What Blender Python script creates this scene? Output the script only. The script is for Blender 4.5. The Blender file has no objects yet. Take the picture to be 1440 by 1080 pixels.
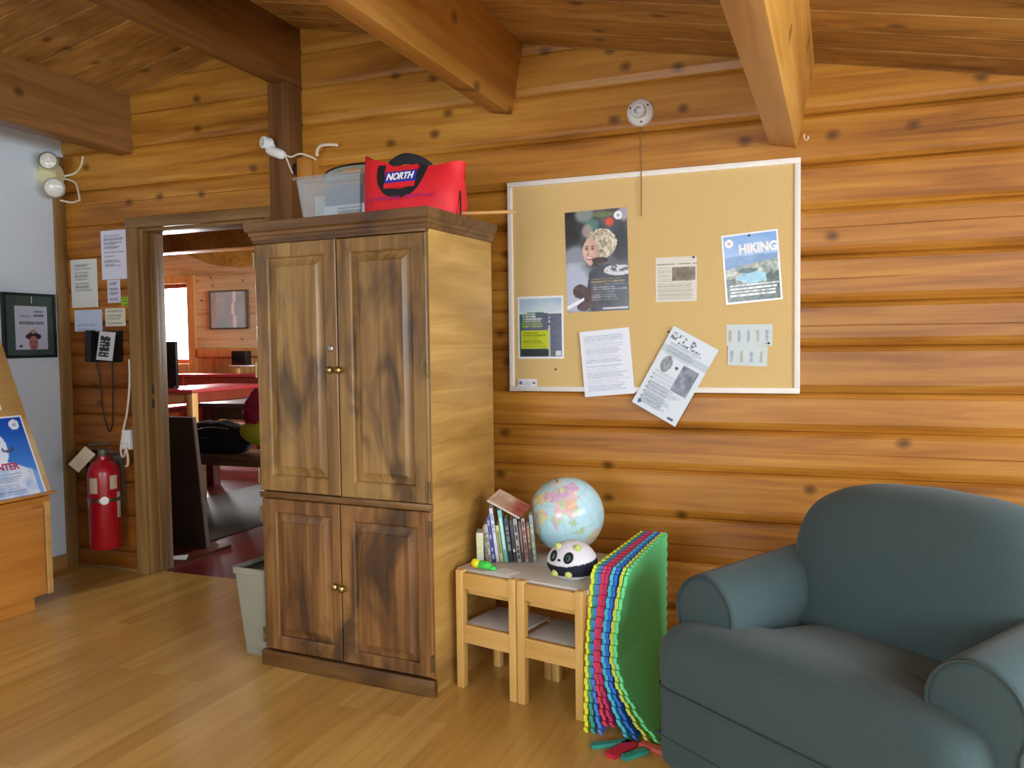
import bpy, bmesh, math, random
from mathutils import Vector, Matrix
random.seed(7)
scene = bpy.context.scene
COL = scene.collection
sin, cos, pi = math.sin, math.cos, math.pi

# ------------------------------------------------------------------ helpers
def s2l(c):
    return c / 12.92 if c <= 0.04045 else ((c + 0.055) / 1.055) ** 2.4
def hexc(h):
    h = h.lstrip('#')
    return tuple(s2l(int(h[i:i + 2], 16) / 255) for i in (0, 2, 4)) + (1.0,)
def rgb(r, g, b):
    return (s2l(r / 255), s2l(g / 255), s2l(b / 255), 1.0)
def lerp(a, b, t):
    return a + (b - a) * t
def mix3(a, b, t):
    t = max(0.0, min(1.0, t))
    return tuple(a[i] + (b[i] - a[i]) * t for i in range(3))
def h2(x, y, s=0):
    v = sin(x * 127.1 + y * 311.7 + s * 74.7) * 43758.5453
    return v - math.floor(v)
def vnoise(x, y, s=0):
    xi, yi = math.floor(x), math.floor(y)
    fx, fy = x - xi, y - yi
    fx = fx * fx * (3 - 2 * fx); fy = fy * fy * (3 - 2 * fy)
    return lerp(lerp(h2(xi, yi, s), h2(xi + 1, yi, s), fx), lerp(h2(xi, yi + 1, s), h2(xi + 1, yi + 1, s), fx), fy)
def fbm(x, y, s=0):
    return 0.55 * vnoise(x, y, s) + 0.3 * vnoise(x * 2.1, y * 2.1, s + 1) + 0.15 * vnoise(x * 4.3, y * 4.3, s + 2)

# ------------------------------------------------------------------ materials
def new_mat(name):
    m = bpy.data.materials.new(name); m.use_nodes = True
    nt = m.node_tree
    return m, nt, nt.nodes['Principled BSDF']
def noise_mat(name, col, rough=0.5, var=0.12, scale=20, bump=0.0, metal=0.0, spec=0.5, sheen=0.0):
    m, nt, b = new_mat(name)
    tc = nt.nodes.new('ShaderNodeTexCoord')
    n = nt.nodes.new('ShaderNodeTexNoise'); n.inputs['Scale'].default_value = scale; n.inputs['Detail'].default_value = 4
    nt.links.new(tc.outputs['Object'], n.inputs['Vector'])
    r = nt.nodes.new('ShaderNodeValToRGB')
    r.color_ramp.elements[0].position = 0.25; r.color_ramp.elements[1].position = 0.75
    r.color_ramp.elements[0].color = tuple(max(0, c * (1 - var)) for c in col[:3]) + (1,)
    r.color_ramp.elements[1].color = tuple(min(1, c * (1 + var)) for c in col[:3]) + (1,)
    nt.links.new(n.outputs['Fac'], r.inputs['Fac'])
    nt.links.new(r.outputs['Color'], b.inputs['Base Color'])
    b.inputs['Roughness'].default_value = rough; b.inputs['Metallic'].default_value = metal
    b.inputs['Specular IOR Level'].default_value = spec
    if sheen:
        b.inputs['Sheen Weight'].default_value = sheen
    if bump:
        bp = nt.nodes.new('ShaderNodeBump'); bp.inputs['Strength'].default_value = bump; bp.inputs['Distance'].default_value = 0.01
        nt.links.new(n.outputs['Fac'], bp.inputs['Height']); nt.links.new(bp.outputs['Normal'], b.inputs['Normal'])
    return m
def wood(name, dark, mid, light, axis='X', scale=1.0, rough=0.45, knots=0.0, blotch=0.0, attr=False, ring=1.0, spec=0.4, pos=(0.36, 0.5, 0.64), blotchcol=None, dep=None):
    m, nt, b = new_mat(name)
    N, L = nt.nodes, nt.links
    tc = N.new('ShaderNodeTexCoord')
    def mapped(al, ac):
        mp = N.new('ShaderNodeMapping')
        v = [ac * scale] * 3
        v['XYZ'.index(axis)] = al * scale
        mp.inputs['Scale'].default_value = v
        L.new(tc.outputs['Object'], mp.inputs['Vector'])
        return mp
    n1 = N.new('ShaderNodeTexNoise'); n1.inputs['Scale'].default_value = 1; n1.inputs['Detail'].default_value = 5
    n1.inputs['Roughness'].default_value = 0.6; n1.inputs['Distortion'].default_value = 0.6 * ring
    L.new(mapped(1.3, 24).outputs[0], n1.inputs['Vector'])
    r = N.new('ShaderNodeValToRGB')
    r.color_ramp.elements[0].position = pos[0]; r.color_ramp.elements[0].color = dark
    r.color_ramp.elements[1].position = pos[2]; r.color_ramp.elements[1].color = light
    e = r.color_ramp.elements.new(pos[1]); e.color = mid
    n0 = N.new('ShaderNodeTexNoise'); n0.inputs['Scale'].default_value = 1; n0.inputs['Detail'].default_value = 3
    L.new(mapped(0.7, 3.2).outputs[0], n0.inputs['Vector'])
    mx0 = N.new('ShaderNodeMath'); mx0.operation = 'MULTIPLY_ADD'
    L.new(n0.outputs['Fac'], mx0.inputs[0]); mx0.inputs[1].default_value = 0.55
    ad = N.new('ShaderNodeMath'); ad.operation = 'MULTIPLY'; ad.inputs[1].default_value = 0.5
    L.new(n1.outputs['Fac'], ad.inputs[0]); L.new(ad.outputs[0], mx0.inputs[2])
    L.new(mx0.outputs[0], r.inputs['Fac'])
    col = r.outputs['Color']
    if blotch:
        n2 = N.new('ShaderNodeTexNoise'); n2.inputs['Scale'].default_value = 1; n2.inputs['Detail'].default_value = 3
        n2.inputs['Distortion'].default_value = 1.0
        L.new(mapped(2.2, 6.5).outputs[0], n2.inputs['Vector'])
        rr = N.new('ShaderNodeValToRGB'); rr.color_ramp.elements[0].position = 0.5; rr.color_ramp.elements[1].position = 0.68
        rr.color_ramp.elements[0].color = (0, 0, 0, 1); rr.color_ramp.elements[1].color = (blotch,) * 3 + (1,)
        L.new(n2.outputs['Fac'], rr.inputs['Fac'])
        mx = N.new('ShaderNodeMixRGB'); mx.inputs[2].default_value = blotchcol or tuple(c * 0.35 for c in dark[:3]) + (1,)
        L.new(rr.outputs['Color'], mx.inputs['Fac']); L.new(col, mx.inputs[1]); col = mx.outputs['Color']
    if knots:
        mp = mapped(4.0, 5.4)
        if dep: 
            vv = list(mp.inputs['Scale'].default_value); vv['XYZ'.index(dep)] = 0.0; mp.inputs['Scale'].default_value = vv
        vec = mp.outputs[0]
        if dep:
            sx = N.new('ShaderNodeSeparateXYZ'); L.new(vec, sx.inputs[0]); cx = N.new('ShaderNodeCombineXYZ')
            keep = [k for k in 'XYZ' if k != dep]
            L.new(sx.outputs[keep[0]], cx.inputs[0]); L.new(sx.outputs[keep[1]], cx.inputs[1]); vec = cx.outputs[0]
        nz = N.new('ShaderNodeTexNoise'); nz.inputs['Scale'].default_value = 2.0
        L.new(vec, nz.inputs['Vector'])
        mxv = N.new('ShaderNodeMixRGB'); mxv.inputs[0].default_value = 0.09
        L.new(vec, mxv.inputs[1]); L.new(nz.outputs['Color'], mxv.inputs[2])
        v = N.new('ShaderNodeTexVoronoi'); v.inputs['Scale'].default_value = 1.0
        if dep: v.voronoi_dimensions = '2D'
        L.new(mxv.outputs[0], v.inputs['Vector'])
        kr = N.new('ShaderNodeValToRGB'); kr.color_ramp.elements[0].position = 0.02; kr.color_ramp.elements[0].color = (1, 1, 1, 1)
        kr.color_ramp.elements[1].position = 0.135; kr.color_ramp.elements[1].color = (0, 0, 0, 1)
        e2 = kr.color_ramp.elements.new(0.075); e2.color = (0.6, 0.6, 0.6, 1)
        L.new(v.outputs['Distance'], kr.inputs['Fac'])
        sp = N.new('ShaderNodeSeparateColor'); L.new(v.outputs['Color'], sp.inputs[0])
        gt = N.new('ShaderNodeMath'); gt.operation = 'GREATER_THAN'; gt.inputs[1].default_value = 1 - knots
        L.new(sp.outputs[0], gt.inputs[0])
        ml = N.new('ShaderNodeMath'); ml.operation = 'MULTIPLY'; L.new(kr.outputs['Color'], ml.inputs[0]); L.new(gt.outputs[0], ml.inputs[1])
        ms = N.new('ShaderNodeMath'); ms.operation = 'MULTIPLY'; ms.inputs[1].default_value = 0.8; L.new(ml.outputs[0], ms.inputs[0])
        mx = N.new('ShaderNodeMixRGB'); mx.inputs[2].default_value = tuple(c * 0.3 for c in dark[:3]) + (1,)
        L.new(ms.outputs[0], mx.inputs['Fac']); L.new(col, mx.inputs[1]); col = mx.outputs['Color']
    if attr:
        at = N.new('ShaderNodeAttribute'); at.attribute_name = 'Col'
        mx = N.new('ShaderNodeMixRGB'); mx.blend_type = 'MULTIPLY'; mx.inputs[0].default_value = 1
        L.new(col, mx.inputs[1]); L.new(at.outputs['Color'], mx.inputs[2]); col = mx.outputs['Color']
    L.new(col, b.inputs['Base Color'])
    b.inputs['Roughness'].default_value = rough; b.inputs['Specular IOR Level'].default_value = spec
    bp = N.new('ShaderNodeBump'); bp.inputs['Strength'].default_value = 0.12; bp.inputs['Distance'].default_value = 0.004
    L.new(n1.outputs['Fac'], bp.inputs['Height']); L.new(bp.outputs['Normal'], b.inputs['Normal'])
    return m
def attr_mat(name, rough=0.5, spec=0.4, coat=0.0):
    m, nt, b = new_mat(name)
    at = nt.nodes.new('ShaderNodeAttribute'); at.attribute_name = 'Col'
    nt.links.new(at.outputs['Color'], b.inputs['Base Color'])
    b.inputs['Roughness'].default_value = rough; b.inputs['Specular IOR Level'].default_value = spec
    b.inputs['Coat Weight'].default_value = coat
    return m
def emit_mat(name, col, strength):
    m, nt, b = new_mat(name)
    b.inputs['Base Color'].default_value = col
    b.inputs['Emission Color'].default_value = col; b.inputs['Emission Strength'].default_value = strength
    return m

M = {}
M['log'] = wood('varnished_log', rgb(118, 70, 20), rgb(166, 108, 36), rgb(192, 138, 56), 'X', 1.0, 0.36, knots=0.36, attr=True, spec=0.4, dep='Y')
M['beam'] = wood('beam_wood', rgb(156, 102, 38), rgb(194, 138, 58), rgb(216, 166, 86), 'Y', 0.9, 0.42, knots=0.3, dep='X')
M['beam_shaded'] = wood('shaded_beam_wood', rgb(102, 68, 34), rgb(136, 94, 50), rgb(160, 116, 66), 'Y', 0.9, 0.42, knots=0.2, dep='X')  # same beam wood, with mostly shade put into its darker colour
M['post'] = wood('post_wood', rgb(88, 56, 30), rgb(114, 76, 42), rgb(132, 92, 52), 'Z', 1.0, 0.45)
M['block'] = wood('block_wood', rgb(160, 104, 40), rgb(190, 130, 54), rgb(206, 150, 72), 'Z', 1.0, 0.45)
M['ceil'] = wood('ceiling_plank', rgb(108, 76, 34), rgb(158, 116, 58), rgb(186, 144, 80), 'X', 1.0, 0.5, knots=0.35, attr=True, dep='Z')
M['casing'] = wood('casing_wood', rgb(108, 78, 42), rgb(136, 102, 58), rgb(156, 122, 74), 'Z', 1.0, 0.4)
M['casing_x'] = wood('casing_wood_x', rgb(108, 78, 42), rgb(136, 102, 58), rgb(156, 122, 74), 'X', 1.0, 0.4)
M['base'] = wood('baseboard_wood', rgb(150, 106, 56), rgb(178, 132, 76), rgb(194, 148, 90), 'Y', 1.0, 0.4)
M['arm_door'] = wood('stained_alder', rgb(88, 62, 32), rgb(134, 100, 54), rgb(164, 130, 76), 'Z', 1.15, 0.34, blotch=0.8, knots=0.2, blotchcol=rgb(58, 42, 32), spec=0.5)
M['arm_low'] = wood('stained_alder_low', rgb(70, 46, 24), rgb(112, 76, 42), rgb(152, 110, 62), 'Z', 1.2, 0.36, blotch=0.8, knots=0.2, blotchcol=rgb(48, 34, 26), spec=0.5)
M['arm_trim'] = wood('stained_alder_trim', rgb(70, 46, 22), rgb(104, 72, 36), rgb(130, 96, 54), 'X', 1.3, 0.36, blotch=0.6, blotchcol=rgb(50, 34, 22), spec=0.5)
M['arm_side'] = wood('stained_ply', rgb(150, 110, 50), rgb(182, 142, 74), rgb(204, 166, 98), 'Y', 0.55, 0.36, blotch=0.55, knots=.1, blotchcol=rgb(120, 82, 34), spec=0.5, ring=3)
M['pine'] = wood('clear_pine', rgb(196, 148, 76), rgb(212, 168, 94), rgb(224, 184, 112), 'X', 1.0, 0.42)
M['pine_z'] = wood('clear_pine_z', rgb(200, 154, 82), rgb(216, 174, 100), rgb(228, 190, 118), 'Z', 1.0, 0.42)
M['maple'] = wood('cabinet_maple', rgb(168, 104, 38), rgb(188, 122, 48), rgb(200, 136, 60), 'Y', 0.8, 0.35)
M['maple_pale'] = wood('display_board_wood', rgb(172, 128, 68), rgb(190, 146, 82), rgb(202, 160, 96), 'Y', 0.6, 0.45)
M['room2_log'] = wood('dining_log', rgb(176, 144, 100), rgb(208, 178, 134), rgb(224, 198, 158), 'X', 1.0, 0.45, knots=0.35, attr=True, dep='Y')
M['wains'] = wood('wainscot', rgb(176, 118, 64), rgb(200, 146, 86), rgb(212, 162, 102), 'Z', 1.0, 0.45)
M['red_paint'] = noise_mat('red_painted_wood', rgb(176, 58, 62), 0.34, 0.08, 8, spec=0.8)
M['red_wood'] = noise_mat('red_brown_wood', rgb(126, 50, 30), 0.4, 0.15, 8)
M['pale_wood'] = wood('pale_leg_wood', rgb(190, 140, 80), rgb(208, 160, 98), rgb(220, 176, 116), 'Z', 1, 0.45)
M['grey_top'] = noise_mat('greyed_table_top', rgb(128, 104, 96), 0.35, 0.1, 6)
M['bench_wood'] = wood('bench_wood', rgb(78, 50, 28), rgb(104, 70, 40), rgb(124, 88, 52), 'X', 1, 0.4)
M['wallwhite'] = noise_mat('white_wall_paint', rgb(214, 228, 240), 0.7, 0.02, 3)
M['white'] = noise_mat('white_plastic', rgb(226, 228, 228), 0.35, 0.03, 10)
M['cream'] = noise_mat('aged_cream_plastic', rgb(216, 212, 168), 0.4, 0.06, 10)
M['boardframe'] = noise_mat('cream_painted_frame', rgb(236, 230, 220), 0.5, 0.04, 12)
M['cork'] = noise_mat('cork', rgb(216, 184, 122), 0.85, 0.09, 160, bump=0.1)
M['black'] = noise_mat('black_plastic', rgb(20, 20, 22), 0.35, 0.1, 10)
M['web'] = noise_mat('black_webbing', rgb(24, 24, 30), 0.75, 0.2, 90, bump=0.2)
M['steel'] = noise_mat('brushed_steel', rgb(180, 180, 176), 0.3, 0.08, 40, metal=1.0)
M['brass'] = noise_mat('antique_brass', rgb(168, 146, 96), 0.32, 0.15, 40, metal=1.0)
M['hinge'] = noise_mat('dull_hinge_metal', rgb(110, 96, 66), 0.4, 0.2, 50, metal=0.9)
M['lens'] = noise_mat('lamp_lens', rgb(224, 224, 214), 0.18, 0.2, 60)
M['wire'] = noise_mat('cream_wire', rgb(220, 206, 184), 0.5, 0.05, 10)
M['string'] = noise_mat('brown_string', rgb(150, 112, 60), 0.7, 0.1, 10)
M['redext'] = noise_mat('red_enamel', rgb(176, 18, 34), 0.28, 0.05, 8, spec=0.6)
M['redbag'] = noise_mat('red_nylon', rgb(224, 34, 44), 0.6, 0.1, 14, bump=0.15)
M['purple'] = noise_mat('purple_print', rgb(176, 40, 120), 0.6, 0.05, 14)
M['blue'] = noise_mat('blue_print', rgb(44, 48, 160), 0.6, 0.05, 14)
M['paper'] = noise_mat('white_paper', rgb(232, 236, 240), 0.8, 0.02, 10)
M['ink'] = noise_mat('dark_ink', rgb(52, 54, 60), 0.8, 0.05, 10)
M['whiteink'] = noise_mat('white_ink', rgb(245, 246, 248), 0.7, 0.01, 10)
M['redink'] = noise_mat('crimson_ink', rgb(178, 52, 92), 0.7, 0.05, 10)
M['binplastic'] = noise_mat('grey_bin_plastic', rgb(148, 150, 134), 0.42, 0.04, 10)
M['bindark'] = noise_mat('bin_inside_black', rgb(26, 28, 30), 0.5, 0.2, 10)
M['tabletop'] = noise_mat('white_laminate', rgb(206, 200, 190), 0.45, 0.03, 10)
M['seatwhite'] = noise_mat('white_seat_board', rgb(214, 212, 206), 0.5, 0.03, 10)
M['sofa'] = noise_mat('dark_green_twill', rgb(68, 86, 88), 0.92, 0.14, 260, bump=0.12, spec=0.15, sheen=0.12)
M['piping'] = noise_mat('green_piping', rgb(66, 78, 78), 0.9, 0.1, 200, spec=0.15)
M['painted'] = attr_mat('printed_surface', 0.5, 0.35)
M['painted_gloss'] = attr_mat('printed_gloss', 0.22, 0.5)
M['plush'] = attr_mat('plush_fabric', 0.95, 0.1)
M['dark_panel'] = noise_mat('dark_brown_board', rgb(44, 34, 30), 0.75, 0.12, 6, spec=0.15)
M['edge'] = noise_mat('worn_board_edge', rgb(120, 98, 84), 0.6, 0.12, 12)
M['greymat'] = noise_mat('grey_floor_mat', rgb(96, 94, 90), 0.7, 0.08, 60)
M['darkframe'] = noise_mat('black_frame', rgb(24, 30, 30), 0.35, 0.1, 10)
M['greenmount'] = noise_mat('dark_green_mount', rgb(62, 82, 76), 0.3, 0.1, 6)
M['blackcloth'] = noise_mat('black_cloth', rgb(24, 26, 30), 0.9, 0.25, 12, bump=0.3)
M['magenta'] = noise_mat('magenta_cloth', rgb(150, 24, 68), 0.85, 0.4, 18, bump=0.4)
M['limecloth'] = noise_mat('lime_cloth', rgb(178, 186, 40), 0.85, 0.2, 12, bump=0.3)
M['globebase'] = wood('globe_base_wood', rgb(60, 28, 16), rgb(86, 42, 24), rgb(104, 56, 32), 'X', 2, 0.4)
M['stick'] = wood('stick_wood', rgb(190, 140, 84), rgb(206, 158, 100), rgb(216, 172, 116), 'X', 2, 0.5)
M['hole'] = noise_mat('dark_hole', rgb(20, 14, 10), 0.9, 0.1, 10)
M['red_floor'] = noise_mat('red_floor_paint', rgb(112, 34, 40), 0.3, 0.12, 3)
M['dirtypaper'] = noise_mat('tan_tag', rgb(206, 192, 168), 0.8, 0.06, 20)
M['darkmetal'] = noise_mat('dull_grey_metal', rgb(116, 112, 104), 0.45, 0.2, 30, metal=0.7)

def glassy(name, col, alpha, rough=0.15):
    m, nt, b = new_mat(name)
    b.inputs['Base Color'].default_value = col; b.inputs['Roughness'].default_value = rough
    tr = nt.nodes.new('ShaderNodeBsdfTransparent'); mx = nt.nodes.new('ShaderNodeMixShader'); mx.inputs[0].default_value = alpha
    nt.links.new(tr.outputs[0], mx.inputs[1]); nt.links.new(b.outputs[0], mx.inputs[2])
    nt.links.new(mx.outputs[0], nt.nodes['Material Output'].inputs['Surface'])
    return m
M['clear'] = glassy('cloudy_clear_plastic', rgb(205, 214, 218), 0.26)
M['glass'] = glassy('window_glass', rgb(235, 240, 245), 0.08, 0.02)

def floor_mat():
    m, nt, b = new_mat('laminate_floor')
    N, L = nt.nodes, nt.links
    tc = N.new('ShaderNodeTexCoord')
    mp = N.new('ShaderNodeMapping'); mp.inputs['Rotation'].default_value = (0, 0, pi / 2)
    L.new(tc.outputs['Object'], mp.inputs['Vector'])
    br = N.new('ShaderNodeTexBrick')
    br.inputs['Color1'].default_value = rgb(192, 148, 74); br.inputs['Color2'].default_value = rgb(212, 170, 94)
    br.inputs['Mortar'].default_value = rgb(180, 136, 66); br.inputs['Scale'].default_value = 1
    br.inputs['Mortar Size'].default_value = 0.0008; br.inputs['Brick Width'].default_value = 1.1; br.inputs['Row Height'].default_value = 0.085
    br.inputs['Bias'].default_value = 0.0
    br.offset = 0.37
    L.new(mp.outputs[0], br.inputs['Vector'])
    mp2 = N.new('ShaderNodeMapping'); mp2.inputs['Scale'].default_value = (30, 2.0, 1)
    L.new(tc.outputs['Object'], mp2.inputs['Vector'])
    n = N.new('ShaderNodeTexNoise'); n.inputs['Scale'].default_value = 1; n.inputs['Detail'].default_value = 4
    L.new(mp2.outputs[0], n.inputs['Vector'])
    r = N.new('ShaderNodeValToRGB'); r.color_ramp.elements[0].color = (0.86, 0.85, 0.83, 1); r.color_ramp.elements[1].color = (1.06, 1.06, 1.06, 1)
    r.color_ramp.elements[0].position = 0.3; r.color_ramp.elements[1].position = 0.7
    L.new(n.outputs['Fac'], r.inputs['Fac'])
    mx = N.new('ShaderNodeMixRGB'); mx.blend_type = 'MULTIPLY'; mx.inputs[0].default_value = 1
    L.new(br.outputs['Color'], mx.inputs[1]); L.new(r.outputs['Color'], mx.inputs[2])
    L.new(mx.outputs[0], b.inputs['Base Color'])
    b.inputs['Roughness'].default_value = 0.27; b.inputs['Specular IOR Level'].default_value = 0.5
    return m
M['floor'] = floor_mat()

# ------------------------------------------------------------------ mesh building
def add_box(bm, x0, x1, y0, y1, z0, z1, bev=0.0, mi=0, mat=None):
    vs = [bm.verts.new((x, y, z)) for x in (x0, x1) for y in (y0, y1) for z in (z0, z1)]
    fs = [(0, 1, 3, 2), (4, 6, 7, 5), (0, 4, 5, 1), (2, 3, 7, 6), (0, 2, 6, 4), (1, 5, 7, 3)]
    faces = [bm.faces.new([vs[i] for i in f]) for f in fs]
    for f in faces: f.material_index = mi
    if mat is not None:
        for v in vs: v.co = mat @ v.co
    if bev:
        es = list({e for f in faces for e in f.edges})
        bmesh.ops.bevel(bm, geom=es, offset=bev, segments=2, affect='EDGES', profile=0.5)
    return faces
def box(x0, x1, y0, y1, z0, z1, bev=0.0):
    bm = bmesh.new(); add_box(bm, x0, x1, y0, y1, z0, z1, bev); return bm
def smooth_path(pts, n=8):
    P = [Vector(p) for p in pts]
    if len(P) < 3: return P
    out = []
    for i in range(len(P) - 1):
        p0 = P[max(i - 1, 0)]; p1 = P[i]; p2 = P[i + 1]; p3 = P[min(i + 2, len(P) - 1)]
        for k in range(n):
            t = k / n
            out.append(0.5 * ((2 * p1) + (-p0 + p2) * t + (2 * p0 - 5 * p1 + 4 * p2 - p3) * t * t + (-p0 + 3 * p1 - 3 * p2 + p3) * t ** 3))
    out.append(P[-1])
    return out
def add_tube(bm, pts, r, seg=8, smooth=True, mi=0, flat=1.0, up=None):
    P = smooth_path(pts) if smooth else [Vector(p) for p in pts]
    rings = []; prev = None
    for i, p in enumerate(P):
        t = (P[min(i + 1, len(P) - 1)] - P[max(i - 1, 0)]).normalized()
        if prev is None:
            a = Vector(up) if up else (Vector((0, 0, 1)) if abs(t.z) < 0.9 else Vector((1, 0, 0)))
            prev = (a - t * a.dot(t)).normalized()
        else:
            prev = (prev - t * prev.dot(t)).normalized()
        b = t.cross(prev)
        rr = r(i / (len(P) - 1)) if callable(r) else r
        rings.append([bm.verts.new(p + prev * cos(2 * pi * k / seg) * rr * flat + b * sin(2 * pi * k / seg) * rr) for k in range(seg)])
    for a, c in zip(rings, rings[1:]):
        for k in range(seg):
            f = bm.faces.new((a[k], a[(k + 1) % seg], c[(k + 1) % seg], c[k])); f.material_index = mi
    f = bm.faces.new(rings[0][::-1]); f.material_index = mi
    f = bm.faces.new(rings[-1]); f.material_index = mi
def tube(pts, r, seg=8, smooth=True, **k):
    bm = bmesh.new(); add_tube(bm, pts, r, seg, smooth, **k); return bm
def add_lathe(bm, prof, seg=24, mat=None, mi=0):
    """prof: (radius, z) pairs revolved round Z; mat places it"""
    mat = mat or Matrix()
    rings = []
    for r, z in prof:
        if r < 1e-6: rings.append([bm.verts.new(mat @ Vector((0, 0, z)))])
        else: rings.append([bm.verts.new(mat @ Vector((r * cos(2 * pi * k / seg), r * sin(2 * pi * k / seg), z))) for k in range(seg)])
    for a, b in zip(rings, rings[1:]):
        for k in range(seg):
            k2 = (k + 1) % seg
            if len(a) == 1 and len(b) == 1: continue
            if len(a) == 1: vs = (a[0], b[k2], b[k])
            elif len(b) == 1: vs = (a[k], a[k2], b[0])
            else: vs = (a[k], a[k2], b[k2], b[k])
            f = bm.faces.new(vs); f.material_index = mi
    if len(rings[0]) > 1: bm.faces.new(rings[0][::-1]).material_index = mi
    if len(rings[-1]) > 1: bm.faces.new(rings[-1]).material_index = mi
def lathe(prof, seg=24, mat=None):
    bm = bmesh.new(); add_lathe(bm, prof, seg, mat); return bm
def loft(rings, caps=(True, True), bm=None, mi=0):
    bm = bm or bmesh.new()
    R = [[bm.verts.new(p) for p in r] for r in rings]
    n = len(R[0])
    for a, b in zip(R, R[1:]):
        for k in range(n):
            bm.faces.new((a[k], a[(k + 1) % n], b[(k + 1) % n], b[k])).material_index = mi
    if caps[0]: bm.faces.new(R[0][::-1]).material_index = mi
    if caps[1]: bm.faces.new(R[-1]).material_index = mi
    return bm
def toward(origin, direction):
    return Matrix.Translation(Vector(origin)) @ Vector(direction).to_track_quat('Z', 'Y').to_matrix().to_4x4()

def finish(bm, name, mats, parent=None, smooth=35, recalc=True):
    if recalc: bmesh.ops.recalc_face_normals(bm, faces=bm.faces)
    me = bpy.data.meshes.new(name); bm.to_mesh(me); bm.free()
    for m in (mats if isinstance(mats, (list, tuple)) else [mats]):
        me.materials.append(M[m] if isinstance(m, str) else m)
    if smooth is not None:
        me.polygons.foreach_set('use_smooth', [True] * len(me.polygons))
        if smooth < 180: me.set_sharp_from_angle(angle=math.radians(smooth))
    o = bpy.data.objects.new(name, me); COL.objects.link(o)
    if parent is not None: o.parent = parent
    return o
def tag(o, label=None, cat=None, group=None, kind=None):
    if label: o['label'] = label
    if cat: o['category'] = cat
    if group: o['group'] = group
    if kind: o['kind'] = kind
    return o
def thing(name, label, cat, loc=(0, 0, 0), rz=0.0, group=None):
    o = bpy.data.objects.new(name, None); COL.objects.link(o)
    o.location = loc; o.rotation_euler = (0, 0, rz); o.empty_display_size = 0.05
    return tag(o, label, cat, group)
def struct(name, bm, mats, parent=None, smooth=35):
    o = finish(bm, name, mats, parent, smooth)
    if parent is None: o['kind'] = 'structure'
    return o
def set_col(o, fn):
    """fn(co, polygon_index) -> linear rgb on face corners"""
    me = o.data
    ca = me.color_attributes.new('Col', 'FLOAT_COLOR', 'CORNER')
    d = [1.0] * (len(me.loops) * 4)
    for p in me.polygons:
        for li in p.loop_indices:
            c = fn(me.vertices[me.loops[li].vertex_index].co, p.index)
            d[li * 4:li * 4 + 3] = c[:3]
    ca.data.foreach_set('color', d)
def text_into(bm, s, size, mat, bold=0.0, mi=0, width=None, align='CENTER'):
    cu = bpy.data.curves.new('lettering', 'FONT'); cu.body = s; cu.size = size; cu.align_x = align; cu.align_y = 'CENTER'
    cu.offset = bold; cu.extrude = 0.0004
    to = bpy.data.objects.new('lettering_tmp', cu); COL.objects.link(to)
    dg = bpy.context.evaluated_depsgraph_get(); dg.update()
    me = bpy.data.meshes.new_from_object(to.evaluated_get(dg))
    sx = 1.0
    if width:
        xs = [v.co.x for v in me.vertices]; sx = width / (max(xs) - min(xs))
    nv = len(bm.verts)
    for v in me.vertices: v.co.x *= sx
    me.transform(mat)
    f0 = len(bm.faces)
    bm.from_mesh(me); bm.faces.ensure_lookup_table()
    for f in bm.faces[f0:]: f.material_index = mi
    bpy.data.objects.remove(to); bpy.data.curves.remove(cu); bpy.data.meshes.remove(me)

# painted flat sheet. local frame: x right, z up, facing -y. fn(u,v) -> srgb 0..1 (v=1 top)
def sheet(name, w, h, nx, ny, fn, parent=None, mat='painted', curl=0.0, thick=0.0012):
    bm = bmesh.new()
    V = []
    for j in range(ny + 1):
        row = []
        for i in range(nx + 1):
            u, v = i / nx, j / ny
            row.append(bm.verts.new(((u - 0.5) * w, -curl * (1 - v) ** 2, (v - 0.5) * h)))
        V.append(row)
    for j in range(ny):
        for i in range(nx):
            bm.faces.new((V[j][i], V[j][i + 1], V[j + 1][i + 1], V[j + 1][i]))
    bmesh.ops.recalc_face_normals(bm, faces=bm.faces)
    if sum(f.normal.y for f in bm.faces) > 0: bmesh.ops.reverse_faces(bm, faces=bm.faces)
    o = finish(bm, name, mat, parent, 180, recalc=False)
    me = o.data
    ca = me.color_attributes.new('Col', 'FLOAT_COLOR', 'POINT')
    d = []
    for j in range(ny + 1):
        for i in range(nx + 1):
            c = fn(i / nx, j / ny); d += [s2l(max(0, min(1, c[0]))), s2l(max(0, min(1, c[1]))), s2l(max(0, min(1, c[2]))), 1.0]
    ca.data.foreach_set('color', d)
    return o
def textlines(u, v, seed, n, u0=0.1, u1=0.9, v0=0.08, v1=0.92, fill=0.75, ragged=0.3, freq=40):
    """1 where a line of small writing covers the point"""
    if not (u0 < u < u1 and v0 < v < v1): return 0.0
    k = (v - v0) / (v1 - v0) * n
    i = math.floor(k); f = k - i
    if h2(i, 3, seed) > fill + 0.2: return 0.0
    end = u1 - (u1 - u0) * ragged * h2(i, 7, seed)
    if u > end: return 0.0
    if not 0.25 < f < 0.75: return 0.0
    return 0.45 + 0.5 * h2(math.floor(u * freq), i, seed)

# ================================================================== CAMERA
cam = bpy.data.cameras.new('camera'); cam.sensor_width = 36; cam.lens = 1170 / 1440 * 36; cam.clip_start = 0.05
co = bpy.data.objects.new('camera', cam); COL.objects.link(co)
Rv = Vector((0.9312879939177934, 0.36405203265975355, -0.012991916751338473))
Uv = Vector((-0.0056811146831466635, 0.050174412965203204, 0.9987243129210154))
Fv = Vector((-0.36423947798190265, 0.9300261532881208, -0.048795049744539735))
co.matrix_world = Matrix(((Rv.x, Uv.x, -Fv.x, 0), (Rv.y, Uv.y, -Fv.y, -3.51679), (Rv.z, Uv.z, -Fv.z, 1.25), (0, 0, 0, 1)))
scene.camera = co

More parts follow.
